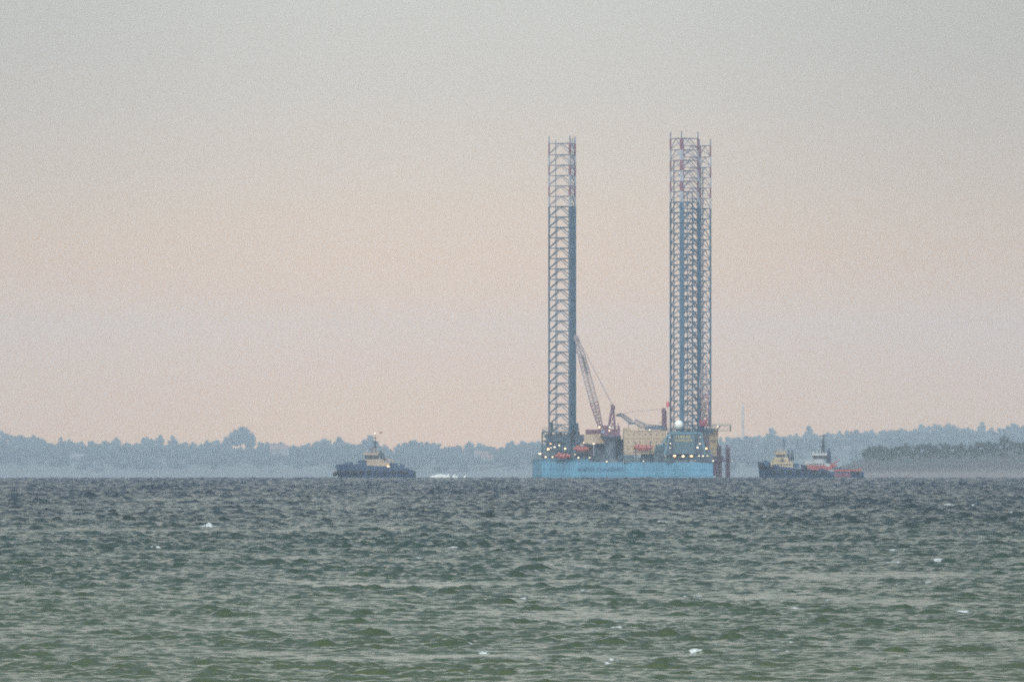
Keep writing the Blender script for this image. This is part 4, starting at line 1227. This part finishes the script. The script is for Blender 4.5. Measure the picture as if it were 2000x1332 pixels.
rz_ = MB(); rz_.box(tx(724), tx(728), -.6, .6, tz(884.6), tz(877)); rz_.box(tx(721), tx(731), -.15, .15, tz(877), tz(876)); rz_.tube((tx(719), .8, tz(884)), (tx(719), .8, tz(868)), .05, n=5); rz_.build("radar", MASTDK, whA)
for yy_ in (-1.5, 1.5):
    f_ = MB(); f_.hexa([(tx(743), yy_ - .6, tz(899)), (tx(754), yy_ - .6, tz(899)), (tx(754), yy_ + .6, tz(899)), (tx(743), yy_ + .6, tz(899))], [(tx(742), yy_ - .5, tz(884)), (tx(748), yy_ - .5, tz(884)), (tx(748), yy_ + .5, tz(884)), (tx(742), yy_ + .5, tz(884))])
    f_.tube((tx(744), yy_, tz(884)), (tx(743.5), yy_, tz(880)), .18, n=6); f_.build("funnel", MASTDK, tugA)
cr_ = MB(); cr_.tube((tx(768), -1, tz(908)), (tx(768), -1, tz(899)), .3, n=8); cr_.tube((tx(768), -1, tz(899)), (tx(752), -1, tz(894)), .14, n=6); cr_.tube((tx(754), -1, tz(898)), (tx(771), -1, tz(902)), .1, n=6); cr_.build("deck_crane", CREAM, tugA)
aw = MB(); aw.box(tx(764), tx(776), -2, 2, tz(914), tz(904)); aw.tube((tx(784), -1.6, tz(911)), (tx(784), 1.6, tz(911)), .9, n=10); aw.build("towing_winch", NAVY2, tugA)
fg = MB(); fg.tube((tx(741), .3, tz(858)), (tx(741.5), .3, tz(843)), .03, n=4); fg.hexa([(tx(741.5), .28, tz(846.5)), (tx(746), .4, tz(845.5)), (tx(746), .44, tz(845.5)), (tx(741.5), .32, tz(846.5))], [(tx(741.5), .28, tz(843.5)), (tx(746), .4, tz(842)), (tx(746), .44, tz(842)), (tx(741.5), .32, tz(843.5))]); fg.build("flag", mat("flag_dull", (0.25, 0.08, 0.07), .8), tugA)
l_ = MB(); l_.lathe([(.32, -.32), (.42, 0), (.32, .32)], 10, (tx(760), -3.4, tz(911.8))); l_.build("work_light", LAMPW, tugA)
l_ = MB(); l_.lathe([(.16, -.16), (.2, 0), (.16, .16)], 8, (tx(732.5), -.4, tz(846.5))); l_.build("masthead_light", LAMPC, tugA)

# front tug of the right-hand pair
s, o, tx, tz = tug_parts(3555.0, 1530.0)
tugB = thing("tugboat", o, "dark blue tug with yellow wheelhouse in front of a white and red tug", "tugboat", "tugs attending the rig", rz=math.radians(3))
def deckB(t): return float(np.interp(t, [0, .1, .3, .6, .75, .9, 1.0], [2.3, 2.3, 2.4, 3.2, 3.8, 4.3, 4.6]))
hB = tug_hull(tx(1582) - tx(1481), 9.0, deckB, 2.0, bow=-1, bowfull=.85, stern_full=.85, m=NAVY, parent=tugB, bul=.8)
b = MB(); b.tube((tx(1483), -.8, tz(910)), (tx(1492), -3.2, tz(911)), .5, n=8); b.tube((tx(1492), -3.2, tz(911)), (tx(1578), -4.6, tz(918)), .26, n=8); b.build("rubber_fender", BLACK, hB)
tyres(hB, [(tx(px), -4.75, tz(921)) for px in (1508, 1524, 1540, 1556, 1572)])
w = MB(); w.box(tx(1490), tx(1502), -2.4, 2.4, tz(910), tz(902)); w.tube((tx(1496), -1.6, tz(904)), (tx(1496), 1.6, tz(904)), .9, n=10); w.build("anchor_winch", NAVY2, tugB)
dk = MB(); dk.hexa([(tx(1504), -3.2, tz(912)), (tx(1548), -3.2, tz(912)), (tx(1548), 3.2, tz(912)), (tx(1504), 3.2, tz(912))], [(tx(1504), -3.0, tz(902.5)), (tx(1546), -3.0, tz(902.5)), (tx(1546), 3.0, tz(902.5)), (tx(1504), 3.0, tz(902.5))])
dk.hexa([(tx(1509), -2.7, tz(902.5)), (tx(1541), -2.7, tz(902.5)), (tx(1541), 2.7, tz(902.5)), (tx(1509), 2.7, tz(902.5))], [(tx(1512), -2.4, tz(893)), (tx(1537), -2.4, tz(893)), (tx(1537), 2.4, tz(893)), (tx(1512), 2.4, tz(893))])
dk.rail([(tx(1504), -3, tz(902.5)), (tx(1546), -3, tz(902.5))], .9, .05, 1.2)
hsB = dk.build("deckhouse", CREAMY, tugB); windows(hsB, tx(1510), tx(1544), -3.15, tz(908.5), tz(906), 6)
dr = MB(); dr.box(tx(1524), tx(1529), -2.85, -2.6, tz(902), tz(895)); dr.build("door", GLASS, hsB)
wh = MB(); wh.hexa([(tx(1517), -1.9, tz(893)), (tx(1532), -1.9, tz(893)), (tx(1532), 1.9, tz(893)), (tx(1517), 1.9, tz(893))], [(tx(1516), -2.1, tz(887.6)), (tx(1533), -2.1, tz(887.6)), (tx(1533), 2.1, tz(887.6)), (tx(1516), 2.1, tz(887.6))])
whB = wh.build("wheelhouse", mat("wheelhouse_dark", (0.085, 0.085, 0.105)), tugB); windows(whB, tx(1516.5), tx(1532.5), -2.06, tz(892.4), tz(888.4), 5)
rf = MB(); rf.box(tx(1514), tx(1534.5), -2.4, 2.4, tz(887.5), tz(882)); rf.rail([(tx(1514.5), -2.3, tz(882)), (tx(1534), -2.3, tz(882))], .8, .05, 1); rf.build("roof", CREAMY, whB)
mast(tugB, tx(1531), 0, tz(882), tz(851), [(.4, 1.2), (.7, .7)], mat("mast_grey_blue", (0.10, 0.13, 0.16), .6), .11)
for px, yy_ in ((1539, -1.4), (1547.5, 1.4)):
    f_ = MB(); f_.hexa([(tx(px - 3), yy_ - .6, tz(900)), (tx(px + 4), yy_ - .6, tz(900)), (tx(px + 4), yy_ + .6, tz(900)), (tx(px - 3), yy_ + .6, tz(900))], [(tx(px - 2), yy_ - .5, tz(886)), (tx(px + 2), yy_ - .5, tz(886)), (tx(px + 2), yy_ + .5, tz(886)), (tx(px - 2), yy_ + .5, tz(886))])
    f_.tube((tx(px), yy_, tz(886)), (tx(px + .5), yy_, tz(878)), .2, n=6); f_.build("funnel", MASTDK, tugB)
aw = MB(); aw.box(tx(1549), tx(1560), -2, 2, tz(913), tz(905)); aw.build("towing_winch", NAVY2, tugB)

# the white and red tug behind it
s, o, tx, tz = tug_parts(3610.0, 1625.0)
tugC = thing("tugboat", o, "long low tug with white wheelhouse, red stripe, tall dark mast and orange red stern", "tugboat", "tugs attending the rig", rz=math.radians(2))
def deckC(t): return float(np.interp(t, [0, .5, .56, .64, .8, 1.0], [1.3, 1.3, 1.6, 2.4, 3.0, 3.8]))
hC = tug_hull(tx(1684) - tx(1562), 9.5, deckC, 2.0, bow=-1, bowfull=.8, stern_full=.9, m=NAVY2, parent=tugC, bul=.75)
b = MB(); b.box(tx(1628), tx(1681), -4.72, -4.4, tz(920.5), tz(916.2)); b.box(tx(1678), tx(1681.5), -4.4, 4.4, tz(919.5), tz(914.5)); b.build("bulwark_stripe", TRED, hC)
b = MB(); b.box(tx(1627), tx(1660), -4.86, -4.5, tz(931.5), tz(923.5)); b.build("red_side_panel", mat("faded_red", (0.17, 0.06, 0.085), .6), hC)
tyres(hC, [(tx(px), -5.0, tz(923)) for px in (1590, 1606, 1664, 1674)], .5)
rdp = MB(); rdp.box(tx(1575), tx(1612), -3.6, 3.6, tz(917.5), tz(908.4)); rdp.box(tx(1612), tx(1624), -3.3, 3.3, tz(917.5), tz(911)); rdp.build("red_deckhouse", TRED, tugC)
wd_ = MB(); wd_.box(tx(1571), tx(1606), -3.4, 3.4, tz(908.3), tz(901)); wd_.box(tx(1590), tx(1606), -2.6, 2.6, tz(901), tz(896.5)); wd_.box(tx(1608), tx(1620), -3.0, 3.0, tz(911), tz(905)); wd_.rail([(tx(1571), -3.3, tz(901)), (tx(1606), -3.3, tz(901))], .9, .05, 1)
hsC = wd_.build("deckhouse", TWHITE, tugC); windows(hsC, tx(1573), tx(1604), -3.42, tz(907), tz(904.8), 8)
wh = MB(); wh.hexa([(tx(1589), -2.2, tz(896.5)), (tx(1613), -2.2, tz(896.5)), (tx(1613), 2.2, tz(896.5)), (tx(1589), 2.2, tz(896.5))], [(tx(1587.5), -2.4, tz(889.6)), (tx(1614), -2.4, tz(889.6)), (tx(1614), 2.4, tz(889.6)), (tx(1587.5), 2.4, tz(889.6))])
whC = wh.build("wheelhouse", mat("wheelhouse_dark", (0.085, 0.085, 0.105)), tugC); windows(whC, tx(1588), tx(1613), -2.36, tz(895.6), tz(890.6), 7)
rf = MB(); rf.box(tx(1585), tx(1614.5), -2.7, 2.7, tz(889.5), tz(885)); rf.rail([(tx(1586), -2.6, tz(885)), (tx(1613), -2.6, tz(885))], .7, .05, 1); rf.build("roof", TWHITE, whC)
mast(tugC, tx(1608), 0, tz(885), tz(849), [(.35, 1.3), (.6, .8), (.92, 1.2)], MASTDK, .42)
rz_ = MB(); rz_.tube((tx(1592), .5, tz(885)), (tx(1592), .5, tz(879)), .2, n=6); rz_.box(tx(1588), tx(1595), .4, .7, tz(879), tz(877.6)); rz_.tube((tx(1600), .3, tz(885)), (tx(1600), .3, tz(880)), .2, n=6); rz_.build("radar", MASTDK, whC)
f_ = MB(); f_.hexa([(tx(1614), -1.2, tz(905)), (tx(1624), -1.2, tz(905)), (tx(1624), 1.2, tz(905)), (tx(1614), 1.2, tz(905))], [(tx(1615.5), -1, tz(880)), (tx(1622), -1, tz(879)), (tx(1622), 1, tz(879)), (tx(1615.5), 1, tz(880))])
f_.tube((tx(1618), 0, tz(880)), (tx(1620), 0, tz(876)), .25, n=6); f_.build("funnel", mat("funnel_navy", (0.03, 0.04, 0.075), .5), tugC)
cr_ = MB(); cr_.tube((tx(1626), -1.5, tz(916)), (tx(1626), -1.5, tz(905)), .35, n=8); cr_.tube((tx(1623), -1.5, tz(907)), (tx(1639), -1.5, tz(899)), .25, .18, n=6); cr_.box(tx(1620), tx(1634), -2, -1, tz(911), tz(907)); cr_.build("deck_crane", TRED, tugC)
aw = MB(); aw.box(tx(1630), tx(1642), -2.5, 2.5, tz(921), tz(912)); aw.tube((tx(1650), -2, tz(919)), (tx(1650), 2, tz(919)), .8, n=10); aw.build("towing_winch", NAVY2, tugC)

# ------------------------------------------------------------------ tow lines
def towline(p, q, sag, label):
    m = MB(); n = 24; pts = []
    for k in range(n + 1):
        t = k / n; c = Vector(p).lerp(Vector(q), t); c.z -= sag * 4 * t * (1 - t); pts.append(c)
    for a, b in zip(pts, pts[1:]): m.tube(a, b, .06, n=6)
    tag(m.build("tow_line", ROPE), label, "tow line", "tow lines holding the rig")
towline(at(1041, 903.5, RD + 5), at(792, 913, 3560), .9, "slack dark tow line between the left tug and the bow of the rig")
towline(at(1428, 899.5, RD - 9), at(1483, 903, 3555), .25, "short dark tow line between the rig stern and the yellow wheelhouse tug")
towline(at(1041, 899, RD + 6), at(815, 922, 3566), 1.2, "lower thin tow line running from the rig bow to the stern of the left tug")

# ------------------------------------------------------------------ white water right of the left tug
def breaker(blobs, label):
    d = 3500.0; r = np.random.default_rng(int(blobs[0][0])); s_ = F / d
    p0 = at(blobs[0][0], 933.5, d); m = MB()
    for (px, w, top) in blobs:
        x = (px - blobs[0][0]) / s_; hw = w / s_ / 2; hh = (933.5 - top) / s_
        vs = []; fs = []; n1, n2 = 9, 12
        for i in range(n1):
            v = math.pi / 2 * i / (n1 - 1)
            for j in range(n2):
                u = 2 * math.pi * j / n2; k = r.uniform(.78, 1.15)
                vs.append((x + hw * math.cos(u) * math.cos(v) * k, .7 * math.sin(u) * math.cos(v) * k, hh * math.sin(v) * k - .1))
        for i in range(n1 - 1):
            for j in range(n2): fs.append((i * n2 + j, i * n2 + (j + 1) % n2, (i + 1) * n2 + (j + 1) % n2, (i + 1) * n2 + j))
        m.add(vs, fs)
    o = m.build("breaking_wave", mat("white_foam", (0.54, 0.53, 0.48), .9, .06, 2.0), smooth=True)
    o.location = p0
    tag(o, label, "wave", "white breaking waves right of the left tug")
breaker([(860, 22, 925.3), (847, 12, 927.5), (853, 14, 926.5), (868, 12, 926.2), (875, 9, 925.6), (842, 6, 929)], "long bumpy white breaking wave nearest the left tug")
breaker([(887, 8, 926.2), (892, 6, 928)], "small round white breaking wave in the middle of three")
breaker([(908, 6, 927)], "smallest white breaking wave, farthest from the left tug")

# ------------------------------------------------------------------ haze
def haze():
    x, y0, y1, z0, z1 = 5000.0, -300.0, 17500.0, -380.0, 190.0
    o = MB().box(-x, x, y0, y1, z0, z1).build("haze", bpy.data.materials.new("haze_air"))
    m = o.data.materials[0]; m.use_nodes = True
    n = m.node_tree; n.nodes.clear()
    ou = n.nodes.new("ShaderNodeOutputMaterial"); v = n.nodes.new("ShaderNodeVolumePrincipled")
    v.inputs["Color"].default_value = HAZE_COLOR
    v.inputs["Density"].default_value = HAZE_DENSITY
    v.inputs["Anisotropy"].default_value = 0.0
    n.links.new(v.outputs[0], ou.inputs["Volume"])
    tag(o, "thin blue grey sea haze in the air between the beach and the far shore", "haze", kind="stuff")
HAZE_COLOR = (0.80, 0.91, 1.0, 1)
HAZE_DENSITY = 6.0e-5
haze()
